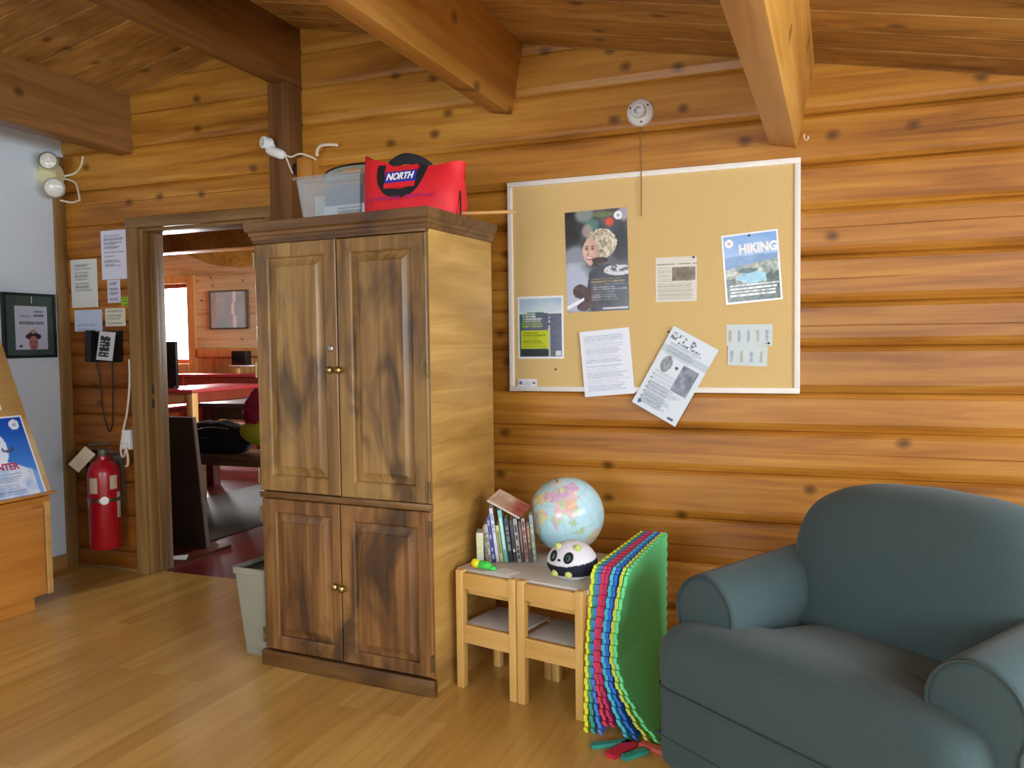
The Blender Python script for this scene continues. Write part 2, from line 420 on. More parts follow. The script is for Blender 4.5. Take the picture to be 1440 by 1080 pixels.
# ================================================================== ROOM SHELL
XL, XR, YB = -4.10, 2.25, -6.2
DOOR_L, DOOR_R, DOOR_T = -3.53, -2.70, 1.895
WT = 0.13
seams = [-0.02, 0.105, 0.31, 0.50, 0.70, 0.879, 1.035, 1.222, 1.396, 1.582, 1.764, 1.94, 2.135, 2.345, 2.52, 2.69, 2.86]
CRACKS = (.39, .792, 1.30, 1.49, 1.685, 2.05)
def log_profile(seams, za, zb, flat_above=2.2):
    pts = []
    for a, b in zip(seams, seams[1:]):
        k = 1.0 if a < flat_above else 0.55
        for z, y in ((a, .020 * k), (a + .004, .013 * k), (a + .020, .004 * k), (a + .034, .0)) + tuple((c + d, w_) for c in CRACKS if a + .04 < c < b - .03 and flat_above > 2 for d, w_ in ((-.0025, 0.0), (-.0008, .007), (.0008, .007), (.0025, 0.0))) + ((b - .022, .0), (b - .010, .004 * k), (b - .002, .013 * k)):
            pts.append((z, y, (a + b) / 2))
    out = []
    for i, (z, y, c) in enumerate(pts):
        if za <= z <= zb: out.append((z, y))
    def at(zz):
        for (z1, y1, _), (z2, y2, _) in zip(pts, pts[1:]):
            if z1 <= zz <= z2: return lerp(y1, y2, (zz - z1) / max(1e-6, z2 - z1))
        return 0
    if not out or out[0][0] > za + 1e-4: out.insert(0, (za, at(za)))
    if out[-1][0] < zb - 1e-4: out.append((zb, at(zb)))
    return out
def log_wall(bm, seams, x0, x1, za, zb, ybase, thick, flat=2.2):
    prof = log_profile(seams, za, zb, flat)
    def jit(x, z, y):
        for c in CRACKS:
            if abs(z - c) < .003 and flat > 2:
                k = max(0, min(1, (fbm(x * .7 + c * 9, c * 3, 5) - .32) * 5))
                return (x, ybase + y * k, z + .012 * (fbm(x * 2.2, c * 7, 2) - .5))
        return (x, ybase + y, z)
    ring = lambda x: [jit(x, z, y) for z, y in prof] + [(x, ybase + thick, zb), (x, ybase + thick, za)]
    n = max(1, int((x1 - x0) / .12)) if flat > 2 else 1
    loft([ring(lerp(x0, x1, k / n)) for k in range(n + 1)], bm=bm)
bm = bmesh.new()
log_wall(bm, seams, XL, DOOR_L, 0.0, 2.855, 0, WT)
log_wall(bm, seams, DOOR_L, DOOR_R, DOOR_T, 2.855, 0, WT)
log_wall(bm, seams, DOOR_R, XR, 0.0, 2.855, 0, WT)
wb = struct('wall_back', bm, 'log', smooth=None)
TINT = [(.86, .8, .74), (.98, .94, .9), (.96, .92, .86), (1.02, .98, .92), (1.08, 1.04, 1.0), (1.06, 1.02, .96), (.84, .78, .72), (.88, .82, .76), (1.0, .95, .86), (1.06, 1.03, 1.0), (1.04, 1.0, .94), (1.04, 1.02, .96), (1.12, 1.14, 1.1), (1.06, 1.14, 1.2), (.96, 1.02, 1.06), (.92, .96, 1.0)]
def log_tint(c):
    for i, (a, b) in enumerate(zip(seams, seams[1:])):
        if a <= c < b: return TINT[i % len(TINT)]
    return TINT[-1]
pc = [sum((wb.data.vertices[v].co.z for v in p.vertices)) / len(p.vertices) for p in wb.data.polygons]
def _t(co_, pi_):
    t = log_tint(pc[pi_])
    if co_.x < -3.5 and pc[pi_] < 1.4: t = (t[0] * .60, t[1] * .48, t[2] * .42)  # lower logs left of the door: shade painted into the tint
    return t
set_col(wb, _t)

# floor (one continuous laminate) ; threshold where the red floor starts
struct('floor', box(XL - .12, XR + .12, YB - .12, 0.06, -0.06, 0.0), 'floor')
# left wall, white
struct('wall_left', box(XL - .12, XL, YB, 0.13, 0.0, 2.62), 'wallwhite')
struct('baseboard_left', box(XL, XL + .016, -3.2, -0.072, 0.0, 0.085, .004), 'base')
struct('trim_1', box(XL, XL + .02, -0.07, -0.001, 0.0, 2.33, .003), 'casing')
struct('baseboard_back', box(-4.078, -3.632, -0.014, 0.015, 0.0, 0.018, .003), 'casing_x')
# right wall with a window opening and a second one added for light, rear wall with two window openings (they light the room)
def wall_with_holes(bm, axis, c0, c1, u0, u1, z0, z1, holes):
    us = sorted({u0, u1} | {h[0] for h in holes} | {h[1] for h in holes})
    for a, b in zip(us, us[1:]):
        zs = [(z0, z1)]
        for h in holes:
            if h[0] <= a and b <= h[1]: zs = [(z0, h[2]), (h[3], z1)]
        for za, zb in zs:
            if axis == 'X': add_box(bm, c0, c1, a, b, za, zb)
            else: add_box(bm, a, b, c0, c1, za, zb)
bm = bmesh.new(); wall_with_holes(bm, 'X', XR, XR + .12, YB, 0.13, 0, 2.3, [(-5.5, -3.7, 1.0, 2.1), (-3.1, -1.1, 1.0, 2.1)])
struct('wall_right', bm, 'wallwhite')
bm = bmesh.new(); wall_with_holes(bm, 'Y', YB - .12, YB, XL, XR, 0, 2.9, [(-2.4, -0.6, .8, 2.0), (.55, 1.75, .8, 2.0)])
struct('wall_rear', bm, 'wallwhite')
def window_unit(name, axis, c, u0, u1, z0, z1, mull=True):
    bm = bmesh.new(); t = .05
    def bx(a, b, za, zb):
        if axis == 'X': add_box(bm, c - .03, c + .03, a, b, za, zb)
        else: add_box(bm, a, b, c - .03, c + .03, za, zb)
    bx(u0, u1, z0, z0 + t); bx(u0, u1, z1 - t, z1); bx(u0, u0 + t, z0 + t, z1 - t); bx(u1 - t, u1, z0 + t, z1 - t)
    if mull: bx((u0 + u1) / 2 - .02, (u0 + u1) / 2 + .02, z0 + t, z1 - t)
    w = struct(name, bm, 'casing')
    g = box(c - .004, c + .004, u0 + t, u1 - t, z0 + t, z1 - t) if axis == 'X' else box(u0 + t, u1 - t, c - .004, c + .004, z0 + t, z1 - t)
    finish(g, 'pane', 'glass', w)
    return w
window_unit('window_2', 'X', XR + .06, -3.1, -1.1, 1.0, 2.1)
window_unit('added_window', 'X', XR + .06, -5.5, -3.7, 1.0, 2.1)  # unseen window added to light the green foam mat
window_unit('window_3', 'Y', YB - .06, -2.4, -0.6, .8, 2.0)
window_unit('window_4', 'Y', YB - .06, .55, 1.75, .8, 2.0)

# ceiling: two sloping plank planes meeting on a ridge at x=-2.55
RX, RZ, SL = -2.55, 2.82, 0.2
bm = bmesh.new()
pw = 0.185
prof = []
y = YB - 0.1
while y < 0.14:
    prof += [(y, .010), (y + .006, 0.0), (y + pw - .006, 0.0)]
    y += pw
prof.append((y, .012))
for xa, xb in ((RX, XR + .2), (XL - .2, RX)):
    za, zb = RZ - SL * abs(xa - RX), RZ - SL * abs(xb - RX)
    ring = lambda x, z: [(x, yy, z + d) for yy, d in prof] + [(x, prof[-1][0], z + .14), (x, prof[0][0], z + .14)]
    loft([ring(xa, za), ring(xb, zb)], bm=bm)
cl = struct('ceiling', bm, 'ceil', smooth=20)
cy = [sum((cl.data.vertices[v].co.y for v in p.vertices)) / len(p.vertices) for p in cl.data.polygons]
def _c(co_, i):
    k = math.floor((cy[i] - (YB - .1)) / pw); g = .82 + .36 * h2(k, 2)
    return (g, g * (.97 + .05 * h2(k, 5)), g * (.95 + .1 * h2(k, 9)))
set_col(cl, _c)

# purlins: beams run along Y, section tilted with the roof slope
def beam(x_bl, z_bl, w, h, tilt, m, y0=-5.9, y1=0.06, name='ceiling_beam'):
    bm = box(0, w, y0, y1, 0, h, .006)
    bm.transform(Matrix.Translation((x_bl, 0, z_bl)) @ Matrix.Rotation(math.radians(tilt), 4, 'Y'))
    o = struct(name, bm, m); return o
beam(-3.672, 2.302, .102, .34, -2.0, 'beam_shaded')
beam(-2.585, 2.53, .112, .30, 0.0, 'beam_shaded')
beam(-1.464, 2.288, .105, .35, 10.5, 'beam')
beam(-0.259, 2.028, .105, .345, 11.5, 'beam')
# post below the ridge beam
struct('trim_2', box(-2.60, -2.475, -0.105, 0.012, 0.0, 2.53, .004), 'post')
bm = box(-2.472, -2.385, -0.06, 0.012, 2.055, 2.172, .004)
struct('trim_3', bm, 'block')

# door frame
d1 = struct('door_1', box(DOOR_L - .085, DOOR_L - .005, -0.03, 0.012, 0.0, DOOR_T + .055, .005), 'casing')
finish(box(DOOR_L - .085, -2.612, -0.034, 0.012, DOOR_T + .004, DOOR_T + .062, .005), 'door_header', 'casing_x', d1)
finish(box(DOOR_L - .006, DOOR_L + .014, -0.012, WT + .01, 0.0, DOOR_T + .002, .003), 'door_jamb', 'casing', d1)
finish(box(DOOR_L + .014, DOOR_L + .024, 0.04, 0.085, 0.0, DOOR_T, .002), 'door_stop', 'casing', d1)
finish(box(DOOR_L + .014, DOOR_R - .014, -0.012, WT + .01, DOOR_T - .014, DOOR_T + .004, .003), 'head_jamb', 'casing_x', d1)
finish(box(DOOR_R - .014, DOOR_R + .006, -0.012, WT + .01, 0.0, DOOR_T + .002, .003), 'door_jamb', 'casing', d1)
finish(box(DOOR_R + .005, DOOR_R + .085, -0.03, 0.012, 0.0, DOOR_T + .055, .005), 'casing', 'casing', d1)
for z in (.92, 1.0):
    finish(box(DOOR_L + .0135, DOOR_L + .0165, .015, .035, z, z + .05, .001), 'strike_plate', 'darkmetal', d1)

# ---------------------------------------------------------------- dining room beyond the door
FY = 7.0
struct('floor_dining', box(-12.0, -2.4, 0.06, FY + .2, -0.06, 0.0), 'red_floor')
fs2 = [0.0] + [0.95 + .205 * i for i in range(-4, 12)]
fs2 = sorted(set([0.0] + [round(v, 3) for v in fs2 if v > .1]))
WX0, WX1, WZ0, WZ1 = -10.9, -9.63, .99, 2.27
bm = bmesh.new()
log_wall(bm, fs2, -12.0, WX0, 1.1, 3.1, FY, .15, 1.9)
log_wall(bm, fs2, WX1, -2.4, 1.1, 3.1, FY, .15, 1.9)
log_wall(bm, fs2, WX0, WX1, WZ1, 3.1, FY, .15, 1.9)
wf = struct('wall_far', bm, 'room2_log', smooth=None)
set_col(wf, lambda c, i: (1, 1, 1))
bm = bmesh.new()   # vertical board wainscot under the rail
x = -12.0
for (xa, xb, zt) in ((-12.0, WX0, 1.1), (WX0, WX1, WZ0), (WX1, -2.4, 1.1)):
    pr = []; x = xa
    while x < xb - .05:
        pr += [(x, .010), (x + .006, 0), (x + .094, 0)]; x += .1
    pr.append((xb, .01))
    ring = lambda z: [(xx, FY + .02 + yy, z) for xx, yy in pr] + [(xb, FY + .15, z), (xa, FY + .15, z)]
    loft([ring(0), ring(zt)], bm=bm)
struct('wall_far_wainscot', bm, 'wains')
struct('trim_4', box(-9.45, -2.5, FY - .05, FY + .02, 1.10, 1.235, .006), 'pale_wood')
struct('wall_dining_left', box(-12.12, -12.0, 0.1, FY + .15, 0, 3.1), 'room2_log')
struct('wall_dining_right', box(-2.45, -2.4, 0.135, FY + .15, 0, 3.1), 'room2_log')
struct('ceiling_dining', box(-12.1, -2.4, 0.135, FY + .2, 2.75, 2.85), 'beam_shaded')
struct('wall_dining_near', box(-12.1, XL - .12, 0.0, 0.13, 0, 3.0), 'room2_log')
bm = box(-11.9, -2.5, 3.2, 3.42, 2.23, 2.44, .01); b_ = struct('ceiling_beam', bm, 'beam')
bm = loft([[(x, 5.0, 2.24 + dz), (x, 5.2, 2.24 + dz), (x, 5.2, 2.6), (x, 5.0, 2.6)] for x, dz in ((-8.0, .3), (-7.7, .16), (-7.4, .05), (-7.0, 0.0), (-2.5, 0.0))])
struct('ceiling_beam', bm, 'beam')
# far window
bm = bmesh.new(); t = .07
for a in ((WX0, WX1 + .02, WZ0 - .0, WZ0 + t), (WX0, WX1 + .02, WZ1 - t, WZ1)): add_box(bm, a[0], a[1], FY + .03, FY + .1, a[2], a[3])
add_box(bm, WX1 - .05, WX1 + .0, FY + .03, FY + .1, WZ0, WZ1); add_box(bm, WX0, WX0 + .05, FY + .03, FY + .1, WZ0, WZ1)
w1 = struct('window_1', bm, 'red_wood')
bm = bmesh.new()
add_box(bm, WX1 - .01, WX1 + .13, FY - .03, FY + .03, WZ0 - .16, WZ1 + .12); add_box(bm, WX0 - .1, WX1, FY - .03, FY + .03, WZ1, WZ1 + .12); add_box(bm, WX0 - .1, WX1, FY - .05, FY + .03, WZ0 - .16, WZ0)
finish(bm, 'window_casing', 'wains', w1)
finish(box(WX0 + .05, WX1 - .05, FY + .06, FY + .066, WZ0 + t, WZ1 - t), 'pane', 'glass', w1)

def prism_table(name, label, cat, loc, x1, y1, ztop, th, tm, lm, legs, apron=.1, rz=0, group=None, legw=.07, apron_m=None, side_m=None):
    t = thing(name, label, cat, loc, rz, group)
    finish(box(0, x1, 0, y1, ztop - th, ztop, .006), 'seat' if cat == 'bench' else 'table_top', tm, t)
    ap = bmesh.new()
    add_box(ap, .04, x1 - .04, .03, .055, ztop - th - apron, ztop - th); add_box(ap, .04, x1 - .04, y1 - .055, y1 - .03, ztop - th - apron, ztop - th)
    add_box(ap, .03, .055, .03, y1 - .03, ztop - th - apron, ztop - th); add_box(ap, x1 - .055, x1 - .03, .03, y1 - .03, ztop - th - apron, ztop - th)
    finish(ap, 'apron', apron_m or lm, t)
    if side_m:
        finish(box(x1 - .032, x1 - .02, .12, y1 - .03, ztop - th - apron, ztop - th), 'side_apron', side_m, t)
    for lx, ly in legs:
        finish(box(lx, lx + legw, ly, ly + legw, 0, ztop - th, .004), 'leg', lm, t)
    return t
def four(x1, y1, w=.07, i=.02): return [(i, i), (x1 - w - i, i), (i, y1 - w - i), (x1 - w - i, y1 - w - i)]
prism_table('dining_table', 'long red-topped table below the bright far window in the next room', 'table', (-8.45, 4.75, 0), .89, 1.55, .72, .045, 'red_paint', 'pale_wood', four(.89, 1.55, .1), apron=.12, legw=.1, apron_m='pale_wood', side_m='red_wood')
prism_table('bench', 'red bench behind the long red table in the next room', 'bench', (-8.85, 4.85, 0), .3, 1.8, .44, .04, 'red_paint', 'red_wood', four(.3, 1.8), apron=.06)
prism_table('dining_table', 'greyish brown table seen between the red table and the bench with the bag', 'table', (-5.36, 2.42, 0), 1.3, .95, .75, .035, 'grey_top', 'red_wood', four(1.3, .95, .1), apron=.11, legw=.1, apron_m='bench_wood')
prism_table('bench', 'brown wooden bench carrying a black bag in the next room', 'bench', (-4.85, 1.5, 0), 1.6, .34, .44, .05, 'bench_wood', 'bench_wood', four(1.6, .34), apron=.04)
prism_table('bench', 'low red bench beside the greyish brown table in the next room', 'bench', (-6.6, 3.6, 0), 1.0, .3, .42, .04, 'red_paint', 'red_wood', four(1.0, .3), apron=.08)
tag(finish(box(-4.87, -3.76, .62, 3.0, 0.0, .008, .002), 'floor_mat', 'greymat'), 'grey mat lying on the red floor beyond the doorway', 'mat')

prism_table('serving_counter', 'tall red counter running under the rail of the far log wall', 'counter', (-9.35, 6.38, 0), 3.2, .5, .85, .04, 'red_paint', 'red_wood', four(3.2, .5, .1), apron=.16, legw=.1)
# dark screen on the red table, small black box on a post further right
t = thing('monitor', 'tall black upright screen standing on the near end of the red table', 'monitor', (-8.16, 5.0, .7205), 0.0)
finish(box(-.14, .14, -.02, .02, .03, .61, .008), 'screen', 'black', t); finish(box(-.12, .12, -.05, .05, 0, .03, .004), 'foot', 'black', t)
t = thing('speaker', 'small black box on a pale post at the far wall of the next room', 'speaker', (-8.36, 6.66, .8505), 0)
finish(box(-.13, .13, -.06, .08, .125, .34, .008), 'cabinet', 'black', t); finish(box(-.17, .2, -.07, .09, .105, .125, .003), 'stand_top', 'white', t); finish(box(-.1, -.04, -.03, .03, 0, .105, .003), 'post', 'pale_wood', t)

# framed picture on far wall
def far_pic(u, v):
    c = mix3((.62, .74, .82), (.78, .84, .86), fbm(u * 4, v * 5, 3))  # bluish reflection of the glass painted into the print
    if .62 < u + .04 * sin(v * 3) < .7: c = (.97, .97, .97)
    if u < .16: c = mix3((.8, .8, .8), (.62, .6, .62), fbm(u * 30, v * 3, 5))
    return c
t = thing('framed_picture', 'framed print with painted bluish glass reflection on the far log wall', 'picture', (-8.815, FY - .03, 1.83))
bm = bmesh.new()
for a in ((-.37, .37, -.30, -.28), (-.37, .37, .28, .30), (-.37, -.35, -.28, .28), (.35, .37, -.28, .28)): add_box(bm, a[0], a[1], -.02, .02, a[2], a[3])
finish(bm, 'frame', 'darkmetal', t)
sheet('print', .70, .56, 24, 20, far_pic, t, 'painted_gloss')

# leaning dark panel just inside the doorway, with its base board and a scrap of paper
t = thing('leaning_panel', 'dark brown board standing upright on its base just inside the doorway', 'board', (-3.60, .50, 0))
def pr(z, y): return [(-.50 - .1 * z, y, z), (-.1 * z, y, z), (-.1 * z, y + .022, z), (-.50 - .1 * z, y + .022, z)]
finish(loft([pr(.0205, .0), pr(.822, .0)]), 'panel', 'dark_panel', t)
finish(loft([[(.001 - .1 * z, -.001, z), (.010 - .1 * z, -.001, z), (.010 - .1 * z, .023, z), (.001 - .1 * z, .023, z)] for z in (.0205, .824)]), 'edge_strip', 'edge', t)
finish(loft([[(-.5, -.30, z), (-.02, -.36, z), (.08, -.36, z), (.085, .12, z), (.04, .12, z), (-.5, .05, z)] for z in (0.0, .02)]), 'base_board', 'globebase', t)
bm = loft([[(-3.672, .253, z), (-3.632, .20, z), (-3.515, .235, z), (-3.588, .333, z)] for z in (.0202, .0212)])
tag(finish(bm, 'paper_scrap', 'paper'), 'white scrap of paper on the base of the dark standing board', 'paper')

# black bag with a pink and lime garment on the bench
def blob(c, rx, ry, rz, seed, amp=.2, nu=28, nv=16, flat=True):
    bm = bmesh.new(); rings = []
    for j in range(1, nv):
        th = pi * j / nv
        ring = []
        for i in range(nu):
            ph = 2 * pi * i / nu
            n = 1 + amp * (fbm(3 + 2 * cos(ph) + 2 * cos(th), 3 + 2 * sin(ph) * sin(th), seed) - .5) * 2
            z = cos(th) * rz * n
            if flat: z = max(z, -rz * .55)
            ring.append((c[0] + rx * sin(th) * cos(ph) * n, c[1] + ry * sin(th) * sin(ph) * n, c[2] + z))
        rings.append(ring)
    return loft(rings, bm=bm)
t = thing('duffel_bag', 'black bag with grey straps slumped on the brown bench in the next room', 'bag', (-4.5, 1.66, .44))
finish(blob((.0, 0, .085), .33, .15, .15, 4, .18), 'bag_body', 'blackcloth', t, 60)
finish(tube([(-.27, -.12, .02), (-.23, -.14, .1), (-.1, -.15, .17), (.05, -.14, .2), (.2, -.12, .19)], .009, 6, flat=.5), 'strap', 'darkmetal', t)
finish(tube([(-.2, -.15, .03), (-.16, -.165, .09), (-.06, -.165, .12), (.05, -.16, .12)], .007, 6, flat=.5), 'strap', 'darkmetal', t)
t = thing('jacket', 'crumpled magenta and lime garment heaped on the black bag on the bench', 'jacket', (-4.12, 1.68, .6))
finish(blob((.03, 0, .16), .15, .12, .17, 9, .22, flat=False), 'magenta_body', 'magenta', t, 60)
finish(blob((.05, -.02, -.0), .17, .13, .1, 12, .2, flat=False), 'lime_hem', 'limecloth', t, 60)

# ================================================================== ARMOIRE
AO = Vector((-2.101, -.872, 0)); AR = math.radians(-4.158)
arm = thing('armoire', 'tall dark-stained wooden armoire with four raised-panel doors beside the doorway', 'armoire', AO, AR)
bm = bmesh.new()
add_box(bm, .004, .755, .022, .50, .0, 1.70)                # carcass
finish(bm, 'carcass', 'arm_trim', arm)
finish(box(.755, .775, .020, .502, .0, 1.70, .002), 'side_panel', 'arm_side', arm)
finish(box(-.002, .786, -.012, .012, .0, .061, .003), 'plinth', 'arm_trim', arm)
finish(box(.002, .776, -.002, .022, .664, .688, .002), 'middle_rail', 'arm_trim', arm)
finish(box(.002, .776, -.002, .022, 1.642, 1.66, .002), 'top_rail', 'arm_trim', arm)
prof = [(-.004, 1.652), (.004, 1.655), (.005, 1.668), (.011, 1.672), (.012, 1.683), (.020, 1.690), (.024, 1.702), (.024, 1.722), (.018, 1.724)]
def rect(o, z): return [(0 - o, 0 - o, z), (.778 + o, 0 - o, z), (.778 + o, .502, z), (0 - o, .502, z)]
finish(loft([rect(o, z) for o, z in prof]), 'cornice', 'arm_trim', arm, 25)
def rring(r, y): return [(r[0], y, r[2]), (r[1], y, r[2]), (r[1], y, r[3]), (r[0], y, r[3])]
def inset(r, d): return (r[0] + d, r[1] - d, r[2] + d, r[3] - d)
def panel_door(r, p, mat, knob, keyhole=None, hinge_side=1, hz=()):
    bm = bmesh.new()
    loft([rring(r, .020), rring(inset(r, -.0), .003), rring(inset(r, .003), 0), rring(p, 0.0), rring(inset(p, .006), .004), rring(inset(p, .008), .016)], caps=(True, True), bm=bm)
    d = finish(bm, 'door', mat, arm, 25)
    q = inset(p, .007)
    bm = loft([rring(q, .0165), rring(q, .014), rring(inset(q, .006), .014), rring(inset(q, .032), .003), rring(inset(q, .034), .0005)])
    finish(bm, 'panel', mat, d, 25)
    finish(lathe([(.0045, 0), (.0045, .010), (.012, .014), (.015, .020), (.013, .027), (.006, .031), (0, .032)], 16, toward((knob[0], 0, knob[1]), (0, -1, 0))), 'knob', 'brass', d)
    if keyhole:
        finish(lathe([(.013, 0), (.013, .003), (.010, .005), (.0, .005)], 16, toward((keyhole[0], 0, keyhole[1]), (0, -1, 0))), 'lock', 'steel', d)
    for z in hz:
        x = r[1] + .002 if hinge_side > 0 else r[0] - .002
        finish(tube([(x, -.004, z - .03), (x, -.004, z + .03)], .005, 8, False), 'hinge', 'hinge', d)
panel_door((.006, .3885, .692, 1.641), (.066, .337, .748, 1.592), 'arm_door', (.366, 1.161), (.359, 1.24), -1, (1.58, 1.16, .75))
panel_door((.3935, .774, .690, 1.639), (.452, .717, .745, 1.592), 'arm_door', (.407, 1.161), None, 1, (1.585, 1.16, .74))
panel_door((.010, .3805, .066, .660), (.076, .348, .116, .612), 'arm_low', (.368, .353), None, -1, (.6, .12))
panel_door((.3855, .774, .066, .660), (.442, .722, .106, .604), 'arm_low', (.399, .349), None, 1, (.6, .12))

# ---- on the armoire: clear file box, red bag, stick
def frust(x0, x1, y0, y1, z0, z1, fl, t=.003):
    """open tapered tub with wall thickness"""
    a = lambda i, z, f: [(x0 - f + i, y0 - f + i, z), (x1 + f - i, y0 - f + i, z), (x1 + f - i, y1 + f - i, z), (x0 - f + i, y1 + f - i, z)]
    return loft([a(0, z0, 0), a(0, z1, fl), a(t, z1, fl), a(t, z0 + t, 0)])
t = thing('file_box', 'clear plastic file box of papers on the armoire behind the red bag', 'storage box', (-1.885, -.56, 1.7245), AR)
finish(frust(-.135, .135, -.085, .085, 0, .2, .022), 'tub', 'clear', t)
bm = bmesh.new()
a = lambda f, z: [(-.135 - f, -.085 - f, z), (.135 + f, -.085 - f, z), (.135 + f, .085 + f, z), (-.135 - f, .085 + f, z)]
loft([a(.022, .196), a(.032, .198), a(.032, .206), a(.020, .206)], bm=bm)
finish(bm, 'rim', 'clear', t)
pts = [(-.15, .06, .206)]
for k in range(9):
    an = pi * k / 8
    pts.append((-.145 + .3 * (1 - cos(an)) / 2 * .97, .06, .212 + .060 * sin(an) ** .5 * (1 if 0 < k < 8 else .3)))
pts.append((.155, .06, .206))
bm = loft([[(p[0], .055, p[2]) for p in pts], [(p[0], .063, p[2]) for p in pts]])
finish(bm, 'lid_back', M['binplastic'], t)
finish(tube([(p[0], .059, p[2] + .002) for p in pts[1:-1]], .006, 6), 'handle_edge', 'black', t)
finish(box(-.04, .05, .05, .054, .240, .256, .004), 'handle_slot', 'stick', t)
t2 = thing('folder', 'grey blue folder inside the clear file box on the armoire', 'folder', (-1.85, -.625, 1.7285), AR)
finish(box(-.085, .12, -.008, .008, .0, .165, .003), 'cover', noise_mat('grey_blue_card', rgb(108, 128, 150), .7, .05, 10), t2)
o = sheet('label_sheet', .2, .075, 30, 12, lambda u, v: mix3((.9, .92, .95), (.3, .33, .4), textlines(u, v, 4, 4, .05, .95, .05, .95, .9, .2, 24) if u > .3 else 0), t2)
o.location = (.015, -.010, .045)
tag(finish(loft([[(-2.0 + dx, -.60 + dy, z) for dx, dy in ((0, 0), (.06, -.004), (.06, .03), (0, .034))] for z in (1.7285, 1.86)]), 'paper_bundle', noise_mat('pale_paper_stack', rgb(206, 212, 200), .8, .08, 60)), 'pale bundle of papers at the left end of the clear file box', 'papers')

bag = thing('tote_bag', 'red nylon bag with black handles and a blue badge on top of the armoire', 'bag', (-1.505, -.665, 1.7245), AR)
BW = .214
def bag_h(u):      # height along the bag: raised corners, sagging middle
    return .207 + (.030 if u < 0 else .012) * abs(u) ** 3 - .026 * u - .008 * cos(u * 2)
def bag_t(u, v):
    return .092 * (1 - abs(u) ** 5) ** .6 * (1 - .50 * v ** 2) + .006
def bag_pt(u, v, side, off=0.0):
    """v 0 bottom .. 1 top; side -1 front, +1 back"""
    wr = .012 * (fbm(u * 2.2 + 7, v * 2.4, 3 + side) - .5) + .016 * max(0, u - .45) * sin(v * 7 + u * 6)
    yy = side * (bag_t(u, v) + wr + off)
    x = u * BW + .012 * (v - .5) * (1 if u > 0 else -.6) * abs(u)
    z = bag_h(u) * v + .004 * sin(u * 9) * v
    return Vector((x, yy, max(z, .001)))
NU, NV = 36, 14
rings = []
for i in range(NU + 1):
    u = -1 + 2 * i / NU
    ring = [bag_pt(u, (1 - cos(pi * j / NV)) / 2, -1) for j in range(NV + 1)] + [bag_pt(u, (1 - cos(pi * j / NV)) / 2, 1) for j in range(NV, -1, -1)]
    rings.append(ring)
finish(loft(rings), 'bag_body', 'redbag', bag, 60)
def bag_xz(x, z, off):
    u = max(-1, min(1, x / BW)); v = max(0, min(1, z / bag_h(u)))
    p = bag_pt(u, v, -1, off); return Vector((x, p.y, z))
def strip(pts, w, off, name, mat, parent):
    P = smooth_path([(x, 0, z) for x, z in pts], 8); L = []; R = []
    for i, p in enumerate(P):
        tt = (P[min(i + 1, len(P) - 1)] - P[max(i - 1, 0)]).normalized(); n = Vector((tt.z, 0, -tt.x))
        a = p + n * w / 2; b = p - n * w / 2
        L.append(bag_xz(a.x, a.z, off)); R.append(bag_xz(b.x, b.z, off))
    bm = bmesh.new()
    ringsx = [[l, r, r + Vector((0, .004, 0)), l + Vector((0, .004, 0))] for l, r in zip(L, R)]
    loft(ringsx, bm=bm)
    return finish(bm, name, mat, parent)
strip([(-.105, .206), (-.104, .17), (-.09, .13), (-.06, .1), (-.02, .09), (.02, .094), (.05, .115), (.068, .15), (.078, .19)], .032, .004, 'handle', 'web', bag)
finish(tube([(-.085, -.045, .190), (-.06, -.052, .207), (-.015, -.055, .222), (.03, -.055, .216), (.07, -.05, .198), (.095, -.045, .178)], .021, 10, flat=.22, up=(0, 1, 0)), 'handle', 'web', bag)
bm = bmesh.new()
N1, N2 = 14, 6
def patch(x0, x1, z0, z1, off, slant=0.0):
    bm = bmesh.new(); V = [[bm.verts.new(bag_xz(lerp(x0, x1, i / N1) + slant * j / N2, lerp(z0, z1, j / N2), off)) for i in range(N1 + 1)] for j in range(N2 + 1)]
    for j in range(N2):
        for i in range(N1): bm.faces.new((V[j][i], V[j][i + 1], V[j + 1][i + 1], V[j + 1][i]))
    return bm
bd = finish(patch(-.078, .056, .124, .192, .0075), 'badge', 'blue', bag, recalc=False)
bd['label'] = 'blue badge with white lettering'
bm = patch(-.078, .056, .175, .196, .0085); f0 = finish(bm, 'badge_border', 'redbag', bd, recalc=False)
bm = patch(-.078, .056, .110, .131, .0085); f0 = finish(bm, 'badge_border', 'redbag', bd, recalc=False)
bm = bmesh.new()
text_into(bm, 'NORTH', .036, Matrix(((1, .18, 0, 0), (0, 0, -1, 0), (0, 1, 0, 0), (0, 0, 0, 1))), bold=.0016, width=.112)
for v in bm.verts:
    x, z, d = v.co.x - .011, v.co.z + .153, v.co.y
    p = bag_xz(x, z, .0105); v.co = Vector((x, p.y + d, z))
finish(bm, 'lettering', 'whiteink', bd, None)
bm = bmesh.new(); x = -.16
rr = random.Random(3)
while x < .13:      # small purple lettering line, illegible in the photo
    w = rr.uniform(.006, .011)
    if rr.random() > .12:
        for kk in range(2):
            za = .063 - .02 * (x + .16) * .1; zz = za + rr.choice((0, .006)); xa = x + kk * w * .55
            V = [bm.verts.new(bag_xz(*p, .009)) for p in ((xa, zz), (xa + w * .35, zz), (xa + w * .35, zz + rr.choice((.008, .014))), (xa, zz + .012))]
            bm.faces.new(V)
    x += w + .002
finish(bm, 'lettering', 'purple', bag, None)
finish(tube([(.208, -.02, .09), (.215, -.03, .06), (.218, -.035, .02), (.22, -.04, -.0)], .0035, 6), 'cord', 'web', bag)
st = finish(tube([(-1.36, -.705, 1.7325), (-1.105, -.632, 1.7345)], .006, 8, False), 'wooden_stick', 'stick')
tag(st, 'thin pale wooden stick poking out from under the red bag', 'stick')

